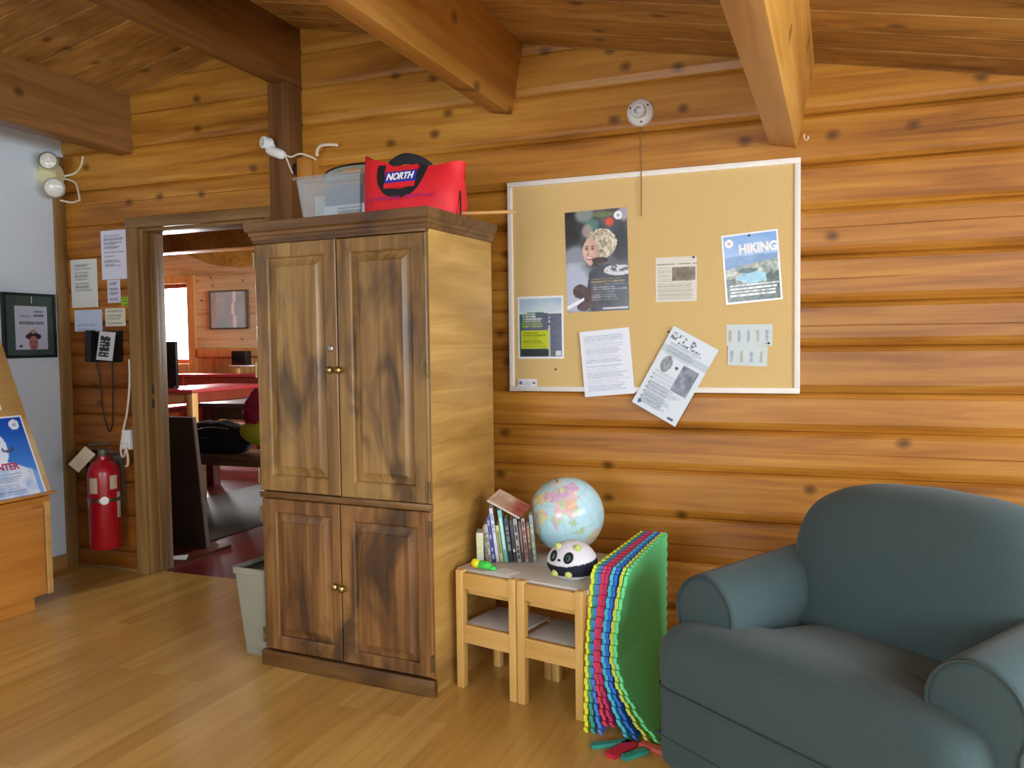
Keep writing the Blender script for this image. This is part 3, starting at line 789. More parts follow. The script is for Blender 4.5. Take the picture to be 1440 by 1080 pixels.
# waste bin left of the armoire
wbn = thing('waste_bin', 'grey plastic waste bin on the floor between armoire and doorway', 'waste bin', (-2.185, -.70, 0), AR)
def rr_ring(hx, hy, z, r=.02, n=4):
    out = []
    for (cx, cy, a0) in ((hx - r, hy - r, 0), (-hx + r, hy - r, pi / 2), (-hx + r, -hy + r, pi), (hx - r, -hy + r, 3 * pi / 2)):
        for k in range(n + 1):
            a = a0 + pi / 2 * k / n; out.append((cx + r * cos(a), cy + r * sin(a), z))
    return out
finish(loft([rr_ring(.062, .105, 0), rr_ring(.082, .138, .335), rr_ring(.087, .144, .338), rr_ring(.088, .145, .36), rr_ring(.083, .140, .364), rr_ring(.080, .137, .355), rr_ring(.062, .104, .006)]), 'bin_body', 'binplastic', wbn, 50)
finish(loft([rr_ring(.0795, .1355, .345), rr_ring(.079, .135, .344), rr_ring(.066, .11, .12)]), 'bin_inside', 'bindark', wbn, 50)  # black plug filling the bin below its rim

# ================================================================== SMALL WALL FITTINGS (back wall)
t = thing('lamp_holder', 'white round porcelain lamp holder on the log wall above the cork board', 'lamp holder', (-.779, 0.0, 2.212))
finish(lathe([(.056, -.006), (.058, .004), (.056, .014), (.048, .022), (.030, .027), (.028, .05), (.026, .052), (.018, .052), (.016, .02), (0, .018)], 28, toward((0, 0, 0), (0, -1, 0))), 'base', 'white', t, 40)
for a, r in ((.6, .043), (2.7, .043), (4.9, .043), (5.7, .03)):
    finish(lathe([(.004, 0), (.004, .003), (0, .003)], 8, toward((r * cos(a), -.0235, r * sin(a)), (0, -1, 0))), 'screw_hole', 'ink', t)
tag(finish(tube([(-.779, -.003, 2.155), (-.776, -.004, 1.99), (-.774, -.018, 1.96), (-.775, -.017, 1.778)], .0022, 6), 'pull_cord', 'string'), 'thin cord hanging from the lamp holder over the cork board', 'cord')

# keyless socket fixture on the post
t = thing('light_socket', 'white lamp socket with dangling wires on the post above the armoire', 'lamp holder', (-2.585, -.11, 2.235))
finish(lathe([(.02, 0), (.028, .01), (.029, .05), (.024, .054), (.015, .054), (.013, .03), (0, .03)], 20, toward((.01, .0, 0), (-.35, -.93, .05))), 'socket', 'white', t)
bm = bmesh.new()
add_lathe(bm, [(0, -.055), (.018, -.05), (.024, -.03), (.024, .03), (.018, .05), (0, .055)], 16, toward((.045, -.018, -.047), (.9, 0, -.35)))
finish(bm, 'junction_cover', 'white', t, 60)
finish(tube([(.02, -.005, -.01), (.03, -.012, -.03)], .012, 8, False), 'neck', 'white', t)
finish(tube([(.08, -.012, -.05), (.12, -.006, -.072), (.17, .004, -.06), (.215, .03, -.075), (.228, .05, -.085)], .0045, 6), 'wire', 'wire', t)
finish(tube([(.09, -.012, -.06), (.105, -.01, -.09), (.115, -.003, -.125), (.125, .001, -.15)], .004, 6), 'wire', 'wire', t)
tag(finish(tube([(-2.362, -.045, 2.172), (-2.357, -.05, 2.195), (-2.335, -.055, 2.215), (-2.29, -.05, 2.218), (-2.25, -.03, 2.216)], .0075, 8), 'cable_stub', 'wire'), 'short white cable end curling from the wood block above the file box', 'cable')
tag(finish(lathe([(.03, 0), (.03, .003), (0, .003)], 16, toward((-2.4745, -.06, 2.115), (1, 0, 0))), 'cable_hole', 'hole'), 'dark round hole bored in the post beside the file box', 'hole')
# screw hook under the right beam
tag(finish(tube([(-.125, -.06, 2.045), (-.125, -.06, 2.028), (-.118, -.063, 2.02), (-.110, -.063, 2.027), (-.112, -.06, 2.036)], .003, 6), 'cup_hook', 'wire'), 'small screw hook under the end of the right ceiling beam', 'hook')

# emergency light on the left wall below the first beam
t = thing('emergency_light', 'yellowed twin-head emergency light at the top of the white wall', 'emergency light', (XL, -.095, 2.215))
bm = lathe([(.07, 0), (.07, .03), (.062, .06), (.04, .07), (0, .072)], 24, toward((0, 0, 0), (1, 0, 0))); finish(bm, 'housing', 'cream', t)
def head(p, d, r):
    hd = finish(lathe([(.0, -.07), (.03, -.065), (r * .8, -.03), (r, .0), (r, .012), (r * .9, .014)], 24, toward(p, d)), 'lamp_head', 'cream', t)
    finish(lathe([(r * .88, .0135), (r * .7, .020), (r * .3, .024), (0, .025)], 24, toward(p, d)), 'lens', 'lens', hd)
    finish(lathe([(r * .93, .012), (r * .99, .018), (r * .87, .0185), (r * .86, .012)], 24, toward(p, d)), 'lens_ring', 'darkmetal', hd)
head((.105, -.075, .055), (.62, -.78, .05), .049)
head((.115, -.055, -.085), (.66, -.72, -.2), .055)
finish(tube([(.06, .0, .0), (.085, -.04, .03)], .02, 8, False), 'neck', 'cream', t); finish(tube([(.06, .0, -.02), (.09, -.03, -.06)], .02, 8, False), 'neck', 'cream', t)
finish(tube([(.05, .05, .0), (.10, .09, .02), (.15, .092, .06), (.165, .094, .11)], .006, 6), 'wire', 'wire', t)
finish(tube([(.05, .05, -.01), (.10, .091, -.03), (.125, .093, -.1), (.13, .094, -.135)], .006, 6), 'wire', 'wire', t)
finish(tube([(.125, .093, -.13), (.08, .085, -.14), (.03, .05, -.13)], .006, 6), 'wire', 'wire', t)

# wall phone, cords, socket
t = thing('telephone', 'black desk telephone mounted on the log wall under the notices', 'telephone', (-3.80, -.0, 1.262))
bm = loft([[(x, y, z) for x, z in ((-.105, -.088), (.105, -.088), (.115, .085), (-.095, .085))] for y in (.0, -.02)] + [[(x, y, z) for x, y, z in ((-.10, -.055, -.084), (.10, -.055, -.084), (.11, -.035, .082), (-.09, -.035, .082))]])
finish(bm, 'phone_body', 'black', t)
finish(loft([[(x - .068 + w * .012, y, z) for x, z in ((-.022, -.085), (.022, -.085), (.03, .09), (-.012, .09))] for w, y in ((0, -.05), (0, -.08))]), 'handset', 'black', t)
def keypad(u, v):
    c = (.78, .79, .8)
    if .1 < u < .72 and .1 < v < .86:
        k = (v - .1) * 11; f = k - math.floor(k)
        c = mix3((.2, .21, .22), (.8, .8, .8), 1.0 if f < .3 and h2(math.floor(u * 9), math.floor(k), 3) > .4 else 0)
    return c
o = sheet('key_label', .118, .158, 24, 30, keypad, t); o.location = (.045, -.057, .002); o.rotation_euler = (-.12, .08, 0)
finish(tube([(-.06, -.03, -.085), (-.045, -.02, -.2), (-.04, -.015, -.36), (-.01, -.013, -.46), (.01, -.013, -.47), (.03, -.014, -.40), (.04, -.016, -.22), (.045, -.02, -.088)], .0036, 6), 'cord', 'black', t)
t = thing('wall_socket', 'small white socket box low on the wall beside the door casing', 'socket', (-3.665, -.0, .755))
finish(box(-.030, .032, -.03, .015, -.065, .045, .005), 'cover', 'white', t); finish(box(-.02, .022, -.045, -.03, -.06, -.03, .003), 'plug', 'white', t)
tag(finish(tube([(-3.628, -.02, 1.19), (-3.632, -.02, 1.05), (-3.655, -.022, .9), (-3.684, -.024, .8), (-3.70, -.03, .70), (-3.69, -.035, .655), (-3.665, -.04, .66), (-3.645, -.05, .70), (-3.632, -.05, .655), (-3.64, -.045, .61), (-3.66, -.04, .60)], .0065, 8), 'phone_cable', 'wire'), 'white cable looping down beside the door casing to the socket', 'cable')

# fire extinguisher
t = thing('fire_extinguisher', 'red fire extinguisher with a paper tag hanging on the log wall', 'fire extinguisher', (-3.742, -.115, .158))
finish(lathe([(.0, .0), (.078, 0), (.083, .008), (.083, .41), (.077, .445), (.056, .475), (.03, .488), (.028, .505), (0, .505)], 32), 'cylinder', 'redext', t, 40)
finish(lathe([(.018, .49), (.026, .505), (.026, .54), (.016, .55), (0, .55)], 16), 'valve', 'darkmetal', t)
bm = bmesh.new(); add_box(bm, -.05, .09, -.012, .012, .545, .557, .003, mat=Matrix.Rotation(-.18, 4, 'Y') @ Matrix.Translation((-.09, 0, -.0)) if False else Matrix.Translation((0, 0, .02)) @ Matrix.Rotation(-.08, 4, 'Y'))
finish(bm, 'carry_handle', 'darkmetal', t)
finish(box(-.03, .085, -.011, .011, .528, .538, .003), 'trigger', 'darkmetal', t)
finish(tube([(-.02, -.01, .525), (-.075, -.02, .52), (-.104, -.012, .44), (-.104, .0, .3), (-.100, .0, .12), (-.096, .0, .06)], .011, 8), 'hose', 'black', t)
finish(lathe([(.0852, .262), (.0852, .282)], 32), 'bracket_band', 'steel', t)
finish(lathe([(.022, 0), (.022, .004), (0, .005)], 16, toward((.062, -.058, .272), (.73, -.68, 0))), 'clasp', 'steel', t)
def arc_patch(a0, a1, z0, z1, r=.0842):
    bm = bmesh.new(); n = 8
    V = [[bm.verts.new((r * cos(lerp(a0, a1, i / n)), r * sin(lerp(a0, a1, i / n)), z)) for i in range(n + 1)] for z in (z0, z1)]
    for i in range(n): bm.faces.new((V[0][i], V[0][i + 1], V[1][i + 1], V[1][i]))
    return bm
finish(arc_patch(-1.75, -1.15, .31, .395), 'label', 'dirtypaper', t, recalc=False); finish(arc_patch(-.40, .12, .33, .405), 'label', 'dirtypaper', t, recalc=False); finish(arc_patch(.06, .42, .17, .31), 'label', 'dirtypaper', t, recalc=False); finish(arc_patch(-2.2, -1.85, .24, .285), 'label', 'dirtypaper', t, recalc=False)
bm = box(-.034, .034, -.001, .001, -.07, .06); bm.transform(Matrix.Translation((-.055, -.085, .50)) @ Matrix.Rotation(.55, 4, 'Z') @ Matrix.Rotation(.75, 4, 'Y'))
finish(bm, 'tag', 'dirtypaper', t)
bm = box(-.03, .03, .09, .128, .2, .5, .004); finish(bm, 'wall_bracket', 'darkmetal', t)

# notices left of the door
def place_sheet(o, x, z, y=-.0016, roll=0.0):
    o.location = (x, y, z); o.rotation_euler = (0, roll, 0); return o
G = 'notices pinned beside the doorway'
def note(seed, base, n, tint=(.45, .48, .55), **k):
    return lambda u, v: mix3(base, tint, .8 * textlines(u, v, seed, n, **k))
tag(place_sheet(sheet('notice', .20, .27, 24, 36, note(1, (.85, .86, .93), 16, u0=.12, u1=.85, v0=.25, v1=.9, ragged=.55)), -3.724, 1.768), 'bluish white typed notice, highest of those beside the doorway', 'notice', G)
tag(place_sheet(sheet('notice', .20, .27, 24, 36, note(2, (.84, .85, .83), 14, u0=.15, u1=.8, v0=.3, v1=.92, ragged=.3)), -3.96, 1.619), 'greyish white typed notice left of the highest notice by the doorway', 'notice', G)
tag(place_sheet(sheet('notice', .095, .126, 12, 16, note(3, (.82, .82, .9), 10)), -3.741, 1.567), 'small narrow slip directly under the highest notice', 'notice', G)
tag(place_sheet(sheet('sticky_note', .062, .05, 8, 6, lambda u, v: mix3((.62, .78, .16), (.3, .42, .1), textlines(u, v, 5, 3))), -3.658, 1.509), 'lime green sticky note touching the door casing', 'sticky note')
tag(place_sheet(sheet('notice', .21, .12, 24, 14, note(6, (.74, .79, .88), 6, tint=(.5, .56, .68), v0=.05, v1=.3)), -3.94, 1.41), 'pale blue half sheet just above the telephone', 'notice', G)
tag(place_sheet(sheet('notice', .148, .10, 18, 12, note(7, (.84, .82, .74), 6, fill=.6)), -3.738, 1.424), 'cream card with writing right above the telephone', 'notice', G)

# ================================================================== CORK BOARD AND ITS SHEETS
BX0, BX1, BZ0, BZ1 = -1.384, -.139, 1.034, 1.968
cb = thing('cork_board', 'large cork notice board with a cream frame on the log wall', 'notice board', ((BX0 + BX1) / 2, -.002, (BZ0 + BZ1) / 2))
hw, hh = (BX1 - BX0) / 2, (BZ1 - BZ0) / 2
finish(box(-hw + .015, hw - .015, -.006, .002, -hh + .015, hh - .015), 'cork_sheet', 'cork', cb)
for nm, a in (('frame_rail', (-hw, hw, -hh, -hh + .023)), ('frame_rail', (-hw, hw, hh - .023, hh)), ('frame_stile', (-hw, -hw + .023, -hh + .023, hh - .023)), ('frame_stile', (hw - .023, hw, -hh + .023, hh - .023))):
    finish(box(a[0], a[1], -.014, .002, a[2], a[3], .003), nm, 'boardframe', cb)
YC = -.0092

def woman(u, v):
    def el(cx, cy, rx, ry): return math.hypot((u - cx) / rx, (v - cy) / ry)
    def soft(cx, cy, rx, ry, k=1.0): return max(0.0, min(1.0, (1.15 - el(cx, cy, rx, ry)) * 2.2)) * k
    n1 = fbm(u * 3.2 + 4, v * 5, 2)
    c = mix3((.16, .18, .19), (.50, .51, .54), n1 * 1.5 - .3)
    c = mix3(c, (.20, .22, .22), soft(.08, .78, .12, .22, .9)); c = mix3(c, (.22, .24, .27), soft(.90, .66, .14, .18, .8))
    c = mix3(c, (.64, .68, .66), soft(.32, .97, .16, .09, .8)); c = mix3(c, (.40, .62, .56), soft(.44, .86, .12, .06, .7)); c = mix3(c, (.56, .66, .34), soft(.62, .95, .2, .03, .5))
    c = mix3(c, (.75, .66, .64), soft(.36, .80, .09, .07, .8)); c = mix3(c, (.78, .76, .84), soft(.95, .95, .09, .08, .8))
    c = mix3(c, (.92, .36, .26), soft(.72, .875, .07, .045))
    c = mix3(c, (.66, .68, .74), soft(.16, .55, .22, .12, .8))
    if v < .50: c = mix3(c, (.72, .76, .84), soft(.10, .24, .34, .30))
    # jacket: back turned to us, rising to the shoulder on the right
    top = .36 + .10 * min(1, max(0, (u - .30) / .25)) - .06 * max(0, u - .62)
    left = .34 + .12 * max(0, (.24 - v) * 2) - .03 * sin(v * 12)
    if u > left and v < top:
        c = mix3((.13, .13, .16), (.29, .31, .38), fbm(u * 5, v * 9, 4) * 1.4 - .2)
        if el(.85, .40, .24, .055) < 1: c = mix3((.34, .35, .42), (.84, .85, .88), 1 if fbm(u * 13, v * 30, 6) > .47 else .1)
    # curly fair hair
    e = el(.575, .665, .25, .150) + .22 * (fbm(u * 13, v * 18, 9) - .5)
    if e < 1 and not (u < .30 and v < .60):
        c = mix3((.50, .44, .33), (.97, .95, .87), fbm(u * 30, v * 42, 11) * 1.5 - .25 + .5 * (u - .5) + .4 * (v - .66))
    # face in three quarter view, looking left over the shoulder
    f = el(.405, .600, .125, .125) if v > .56 else el(.415, .575, .120, .118)
    if f < 1:
        sh = (u - .28) * 2.6
        c = mix3((.93, .80, .73), (.70, .50, .42), sh * .75 + .25 * (f - .5))
        for ex in (.345, .440):
            c = mix3(c, (.72, .52, .45), soft(ex, .628, .045, .018, .7)); c = mix3(c, (.25, .18, .16), soft(ex, .621, .020, .009, .9))
            c = mix3(c, (.45, .33, .26), soft(ex, .648, .040, .006, .7))
        c = mix3(c, (.78, .56, .49), soft(.368, .588, .020, .028, .6)); c = mix3(c, (.60, .38, .34), soft(.362, .566, .026, .008, .7))
        c = mix3(c, (.68, .36, .34), soft(.388, .530, .062, .019)); c = mix3(c, (.98, .95, .93), soft(.386, .534, .046, .009))
    if el(.55, .505, .13, .032) < 1 or (abs(u - .49 - .35 * (v - .5)) < .05 and .44 < v < .53): c = mix3((.14, .11, .11), (.34, .26, .24), fbm(u * 14, v * 14, 3))
    # gloved hands on a pole
    if el(.22, .205, .12, .07) < 1 or el(.34, .14, .13, .11) < 1 or el(.26, .05, .1, .04) < 1: c = mix3((.16, .11, .11), (.42, .30, .30), fbm(u * 18, v * 26, 14))
    if abs(v - (.045 + .30 * u)) < .020 - .02 * u and u < .28: c = (.96, .97, .99)
    tl = textlines(u, v, 21, 9, .40, .97, .10, .33, .8, .35, 30)
    if tl: c = mix3(c, (.92, .76, .38) if v > .27 else (.80, .82, .85), tl * .7)
    if .58 < u < .98 and .022 < v < .036: c = (.84, .84, .84)
    r = math.hypot((u - .86) * .275, (v - .93) * .435)
    if r < .0185: c = (.97, .98, .99)
    if r < .007: c = (.66, .70, .76)
    return c
t = thing('poster', 'tall poster of a curly haired woman looking back over her shoulder', 'poster', (-.973, YC, 1.602), 0)
t.rotation_euler = (0, math.radians(-1.2), 0)
sheet('print', .277, .436, 84, 132, woman, t, 'painted_gloss')

def road(u, v):
    if u < .04 or u > .96 or v < .03 or v > .97: return (.93, .94, .95)
    c = mix3((.78, .86, .9), (.55, .68, .82), (v - .72) * 4) if v > .72 else (.3, .36, .42)
    if v > .72: c = mix3(c, (.93, .94, .88), fbm(u * 3, v * 9, 2) * .7)
    if .66 < v <= .74: c = mix3((.3, .42, .46), (.36, .46, .42), fbm(u * 9, v * 9, 3)) if v < .70 + .05 * sin(u * 4) else c
    if v <= .70:
        c = mix3((.34, .37, .46), (.46, .48, .56), fbm(u * 30, v * 40, 4))
        g = .10 + .45 * max(0, .66 - v) * 0 + .9 * max(0, v - .45)
        if u < g: c = mix3((.20, .34, .28), (.38, .52, .44), fbm(u * 20, v * 20, 5))
        ln = .70 - .05 * (.7 - v)
        if abs(u - ln) < .012 + .045 * (.7 - v): c = (.78, .79, .72) if v < .5 or (v * 14) % 1 < .5 else c
    if .08 < u < .68 and .16 < v < .45: c = mix3((.78, .82, .2), (.46, .5, .12), .8 * textlines(u, v, 31, 7, .1, .66, .18, .43, .9, .4))
    elif .08 < u < .68 and v < .15: c = (.22, .26, .26)
    tl = textlines(u, v, 33, 6, .1, .55, .5, .74, .95, .35)
    if tl: c = mix3(c, (.9, .93, .9) if v > .6 else (.7, .82, .4), tl)
    if .82 < u < .94 and .05 < v < .13: c = (.85, .86, .88)
    return c
t = thing('poster', 'road safety poster with a yellow green text box at the left of the board', 'poster', (-1.234, YC, 1.319))
sheet('print', .217, .278, 60, 76, road, t, 'painted_gloss')

t = thing('notice', 'white sheet full of typed lines hanging over the lower frame of the cork board', 'notice', (-.929, -.0185, 1.162))
t.rotation_euler = (0, math.radians(-4.8), 0)
sheet('page', .222, .284, 44, 96, note(41, (.92, .94, .98), 26, tint=(.68, .73, .84), u0=.07, u1=.93, v0=.07, v1=.93, fill=.74, ragged=.3), t)

def clip_(u, v):
    c = (.88, .87, .82)
    if .4 < u < .96 and .47 < v < .78: return mix3((.42, .38, .34), (.66, .62, .56), fbm(u * 7, v * 8, 3))
    if .82 < v < .86: return mix3(c, (.3, .3, .3), .7 * (h2(math.floor(u * 30), 2) > .25))
    if v < .78: c = mix3(c, (.55, .54, .5), .6 * textlines(u, v, 43, 22, .06, .38 if v > .46 else .94, .05, .78, .95, .1))
    return c
t = thing('newspaper_clipping', 'small newspaper clipping with a grey picture in the middle of the board', 'clipping', (-.631, YC, 1.509))
sheet('page', .172, .186, 46, 50, clip_, t)

def hiking(u, v):
    if u < .035 or u > .965 or v < .03 or v > .97: return (.93, .95, .97)
    c = mix3((.66, .80, .95), (.40, .60, .88), (v - .55) * 2.0)
    c = mix3(c, (.80, .88, .96), .5 * fbm(u * 3, v * 5, 2))
    ridge = .66 - .02 * u + .05 * fbm(u * 5, 1.5, 3)
    if v < ridge: c = mix3((.36, .50, .70), (.56, .70, .86), fbm(u * 6, v * 9, 4) * .6 + (v - .45) * 2)
    lk = .50 + .10 * u + .05 * (fbm(u * 6, 2.5, 4) - .5)
    if v < lk: c = mix3((.34, .44, .42), (.88, .88, .82), fbm(u * 11, v * 16, 5) * 1.7 - .4)
    w = math.hypot((u - .52) / (.26 + .05 * sin(v * 40)), (v - .36) / .085)
    if w < 1: c = mix3((.42, .68, .80), (.74, .90, .94), fbm(u * 9, v * 20, 6))
    if math.hypot((u - .42) / .18, (v - .46) / .035) < 1: c = mix3((.20, .30, .30), (.40, .48, .44), fbm(u * 22, v * 22, 8))
    if v < .27 or (u > .74 and v < .52 - .2 * fbm(u * 18, 1, 2)) or (u < .2 and v < .36): c = mix3((.12, .20, .20), (.44, .52, .46), fbm(u * 17, v * 26, 7))
    r = math.hypot((u - .13) * .222, (v - .87) * .282)
    if r < .017: c = (.97, .97, .98)
    if r < .006: c = (.9, .62, .56)
    tl = textlines(u, v, 51, 4, .08, .96, .09, .28, 1.0, .15, 26)
    if tl: c = mix3(c, (.96, .97, .98), min(1, tl * 1.2))
    return c
t = thing('poster', 'blue hiking poster with a mountain lake at the right of the board', 'poster', (-.326, YC, 1.545))
t.rotation_euler = (0, math.radians(-4.2), 0)
sheet('print', .222, .282, 76, 96, hiking, t, 'painted_gloss')
bm = bmesh.new(); text_into(bm, 'HIKING', .05, Matrix.Translation((.030, -.0015, .075)) @ Matrix.Rotation(pi / 2, 4, 'X'), bold=.0028, width=.150)
finish(bm, 'lettering', 'whiteink', t, None)

def cards(seed):
    def f(u, v):
        c = (.80, .85, .85)
        k = u * (5 if seed == 1 else 4) + .1; i = math.floor(k); x = k - i
        if .2 < v < .75 and abs(x - .5) < .2 and 0 < u < .97:
            w = .16 if .55 < v < .68 else (.1 + .08 * h2(i, math.floor(v * 8), seed))
            if abs(x - .5) < w: c = mix3(c, ((.5, .52, .66) if h2(i, 4, seed) > .4 else (.66, .56, .52)), .5)
        return c
    return f
t = thing('instruction_strip', 'upper pale card strip of small figures under the hiking poster', 'card', (-.335, YC, 1.271)); t.rotation_euler = (0, math.radians(.5), 0)
sheet('card', .181, .087, 54, 24, cards(1), t)
t = thing('instruction_strip', 'lower pale card strip of small figures tucked below the upper strip', 'card', (-.342, YC - .002, 1.187)); t.rotation_euler = (0, math.radians(2.5), 0)
sheet('card', .156, .082, 46, 24, cards(2), t)

def flyer(u, v):
    c = (.87, .91, .94)
    if .70 < v < .78: c = mix3(c, (.72, .80, .82), .8)
    if .87 < v < .95 and .06 < u < .62: c = mix3(c, (.34, .37, .42), .8 if fbm(u * 30, v * 34, 3) > .56 else 0)
    if .84 < v < .87 and .22 < u < .72: c = mix3(c, (.25, .26, .3), .8 * (h2(math.floor(u * 60), 1) > .3))
    if .68 < v < .86 or v < .5 and u < .55: c = mix3(c, (.5, .56, .62), .6 * textlines(u, v, 61, 34, .1, .9, .05, .83, .8, .4))
    if math.hypot((u - .24) / .11, (v - .58) / .10) < 1: c = mix3((.35, .38, .42), (.8, .82, .84), fbm(u * 20, v * 26, 5))
    if math.hypot((u - .46) / .035, (v - .59) / .02) < 1: c = (.3, .32, .36)
    if .56 < u < .90 and .34 < v < .66: c = mix3((.36, .4, .46), (.72, .74, .8), fbm(u * 12, v * 16, 8))
    if v < .34: c = mix3(c, (.5, .55, .62), .6 * textlines(u, v, 63, 12, .12, .86, .06, .33, .85, .4))
    if .08 < u < .11 and .1 < v < .42: c = mix3(c, (.45, .5, .56), 1 if (v * 17) % 1 < .35 else 0)
    if math.hypot((u - .12) / .04, (v - .06) / .025) < 1 or (.78 < u < .9 and .03 < v < .06): c = (.3, .38, .5)
    return c
t = thing('flyer', 'white flyer pinned crooked, hanging off the lower edge of the cork board', 'flyer', (-.637, -.0200, 1.1025))
t.rotation_euler = (0, math.radians(29.3), 0)
sheet('page', .212, .368, 64, 108, flyer, t)
t = thing('label', 'small white label at the lower left corner of the cork board', 'label', (-1.297, YC - .006, 1.0715))
sheet('card', .092, .036, 28, 12, lambda u, v: (.4, .44, .6) if (math.hypot((u - .16) * .09, (v - .5) * .036) < .008 or math.hypot((u - .84) * .09, (v - .5) * .036) < .006) else mix3((.9, .9, .92), (.5, .5, .6), .6 * textlines(u, v, 3, 3, .3, .7, .2, .7)), t)
def pin(x, z, lab, y=YC):
    tag(finish(lathe([(.004, 0), (.0045, .004), (.003, .006), (0, .0065)], 10, toward((x, y - .0012, z), (0, -1, 0))), 'push_pin', 'ink'), lab, 'push pin', 'dark push pins on the cork board')
pin(-.335, 1.673, 'dark push pin at the top of the hiking poster')
pin(-.557, 1.597, 'dark push pin at the top right of the newspaper clipping')
pin(-.258, 1.237, 'dark push pin between the two card strips', YC - .003)
pin(-.66, 1.29, 'dark push pin at the top corner of the crooked flyer', YC - .010)
pin(-1.163, 1.132, 'dark push pin below the road safety poster')

# ================================================================== LEFT: CABINET, DISPLAY BOARD, PICTURE
cab = thing('low_cabinet', 'low honey-coloured wooden cabinet along the white wall', 'cabinet', (XL + .026, -.632, 0))
finish(box(-.022, .535, -1.9, 0, .075, .525, .004), 'carcass', 'maple', cab)
finish(box(-.022, .545, -1.9, .008, .525, .548, .004), 'cabinet_top', 'maple', cab)
finish(box(-.022, .475, -1.9, -.045, 0, .075), 'plinth', 'maple', cab)
finish(box(.534, .548, -.026, .004, .075, .525, .003), 'corner_trim', 'maple_pale', cab)
finish(box(.535, .545, -.95, -.03, .09, .50, .004), 'door', 'maple', cab)
finish(box(.535, .545, -1.88, -.955, .09, .50, .004), 'door', 'maple', cab)
db = thing('display_board', 'tan wooden display board leaning on the low cabinet', 'display board', (-3.532, -.61, .557))
lean = Matrix.Rotation(math.atan2(-.385, .923), 4, 'Y')
bm = box(-.022, 0, -1.2, 0, .0, 1.15, .003); bm.transform(lean); finish(bm, 'board', 'maple_pale', db)
bm = box(-.022, .03, -1.2, 0, -.0, .012, .003); finish(bm, 'ledge', 'maple', db)
def onboard(name, s_right, t_low, w, h, nx, ny, fn, label, cat, mat='painted'):
    o = thing(name, label, cat)
    d = Vector((-.385, 0, .923)); n = Vector((.923, 0, .385))
    p = Vector((-3.532, -.61, .553)) + d * (t_low + h / 2) + Vector((0, s_right - w / 2, 0)) + n * .003
    # local x -> +Y (right when seen from the room), z -> d, -y -> n
    o.matrix_world = Matrix(((0, -n.x, d.x, p.x), (1, -n.y, d.y, p.y), (0, -n.z, d.z, p.z), (0, 0, 0, 1)))
    sheet('print', w, h, nx, ny, fn, o, mat)
    return o
def winter(u, v):
    if u > .972 or v < .025 or v > .975 or u < .028: return (.92, .94, .97)
    c = mix3((.30, .55, .86), (.08, .28, .68), (v - .3) * 1.4)
    w = fbm(u * 5, v * 6, 3)
    if v < .36 + .3 * (.8 - u) * 1.2: c = mix3(c, (.86, .89, .95), (w * 1.2 + .25) if u < .9 else w * .6)
    if math.hypot((u - .42) / .2, (v - .62) / .22) < 1: c = mix3(c, (.94, .96, .98), .9)
    if math.hypot((u - .62) / .1, (v - .6) / .04) < 1 and w > .4: c = (.3, .34, .42)
    r = math.hypot((u - .84) * .32, (v - .89) * .41)
    if r < .026: c = (.9, .92, .95)
    if r < .009: c = (.62, .68, .78)
    if .05 < v < .31: c = mix3(c, (.45, .5, .62), .7 * textlines(u, v, 71, 9, .1, .72, .05, .31, .9, .25))
    return c
wp = onboard('poster', -.03, .006, .32, .405, 64, 80, winter, 'blue and white winter poster propped on the leaning display board', 'poster', 'painted_gloss')
bm = bmesh.new(); text_into(bm, 'WINTER', .046, Matrix.Translation((-.018, -.0015, -.046)) @ Matrix.Rotation(pi / 2, 4, 'X'), bold=.0016, width=.168)
finish(bm, 'lettering', 'redink', wp, None)
onboard('paper_sheet', -.115, .445, .2, .26, 8, 10, lambda u, v: (.9, .91, .93), 'plain white sheet higher up on the leaning display board', 'paper')

t = thing('framed_certificate', 'dark framed certificate with a portrait in a wide hat on the white wall', 'picture', (XL + .012, -.245, 1.380))
t.rotation_euler = (0, 0, pi / 2)
bm = bmesh.new()
for a in ((-.165, .15, -.175, -.16), (-.165, .15, .16, .175), (-.165, -.15, -.16, .16), (.135, .15, -.16, .16)): add_box(bm, a[0], a[1], -.012, .010, a[2], a[3])
finish(bm, 'frame', 'darkframe', t)
finish(box(-.15, .135, -.004, .004, -.16, .16), 'mount', 'greenmount', t)
def cert(u, v):
    c = (.76, .78, .86)
    def el(cx, cy, rx, ry): return math.hypot((u - cx) / rx, (v - cy) / ry)
    if .72 < v < .92 and u > .55: c = mix3(c, (.32, .36, .42), textlines(u, v, 81, 2, .58, .95, .74, .92, 1, .2, 12))
    if .55 < v < .66: c = mix3(c, (.28, .38, .36), textlines(u, v, 83, 1, .12, .9, .54, .68, 1, 0, 14) * .9)
    if .74 < v < .78: c = mix3(c, (.5, .55, .6), .6 * (.15 < u < .5))
    if el(.55, .30, .25, .08) < 1 and v > .21: c = (.28, .14, .22)
    if el(.54, .36, .14, .06) < 1: c = (.24, .14, .16)
    if el(.55, .42, .09, .05) < 1: c = (.7, .6, .56)
    if el(.55, .14, .15, .17) < 1:
        c = (.66, .46, .44)
        if el(.49, .17, .03, .015) < 1 or el(.61, .17, .03, .015) < 1: c = (.28, .18, .2)
        if el(.55, .06, .06, .02) < 1: c = (.48, .24, .26)
        if el(.55, .12, .02, .04) < 1: c = (.58, .38, .36)
    if el(.16, .08, .05, .03) < 1: c = (.35, .3, .32)
    return c
o = sheet('certificate', .195, .235, 60, 72, cert, t, 'painted_gloss'); o.location = (-.0, -.0055, -.012)
finish(tube([(.005, -.006, .158), (.006, -.006, .12)], .0018, 6, False), 'hanging_cord', 'white', t)

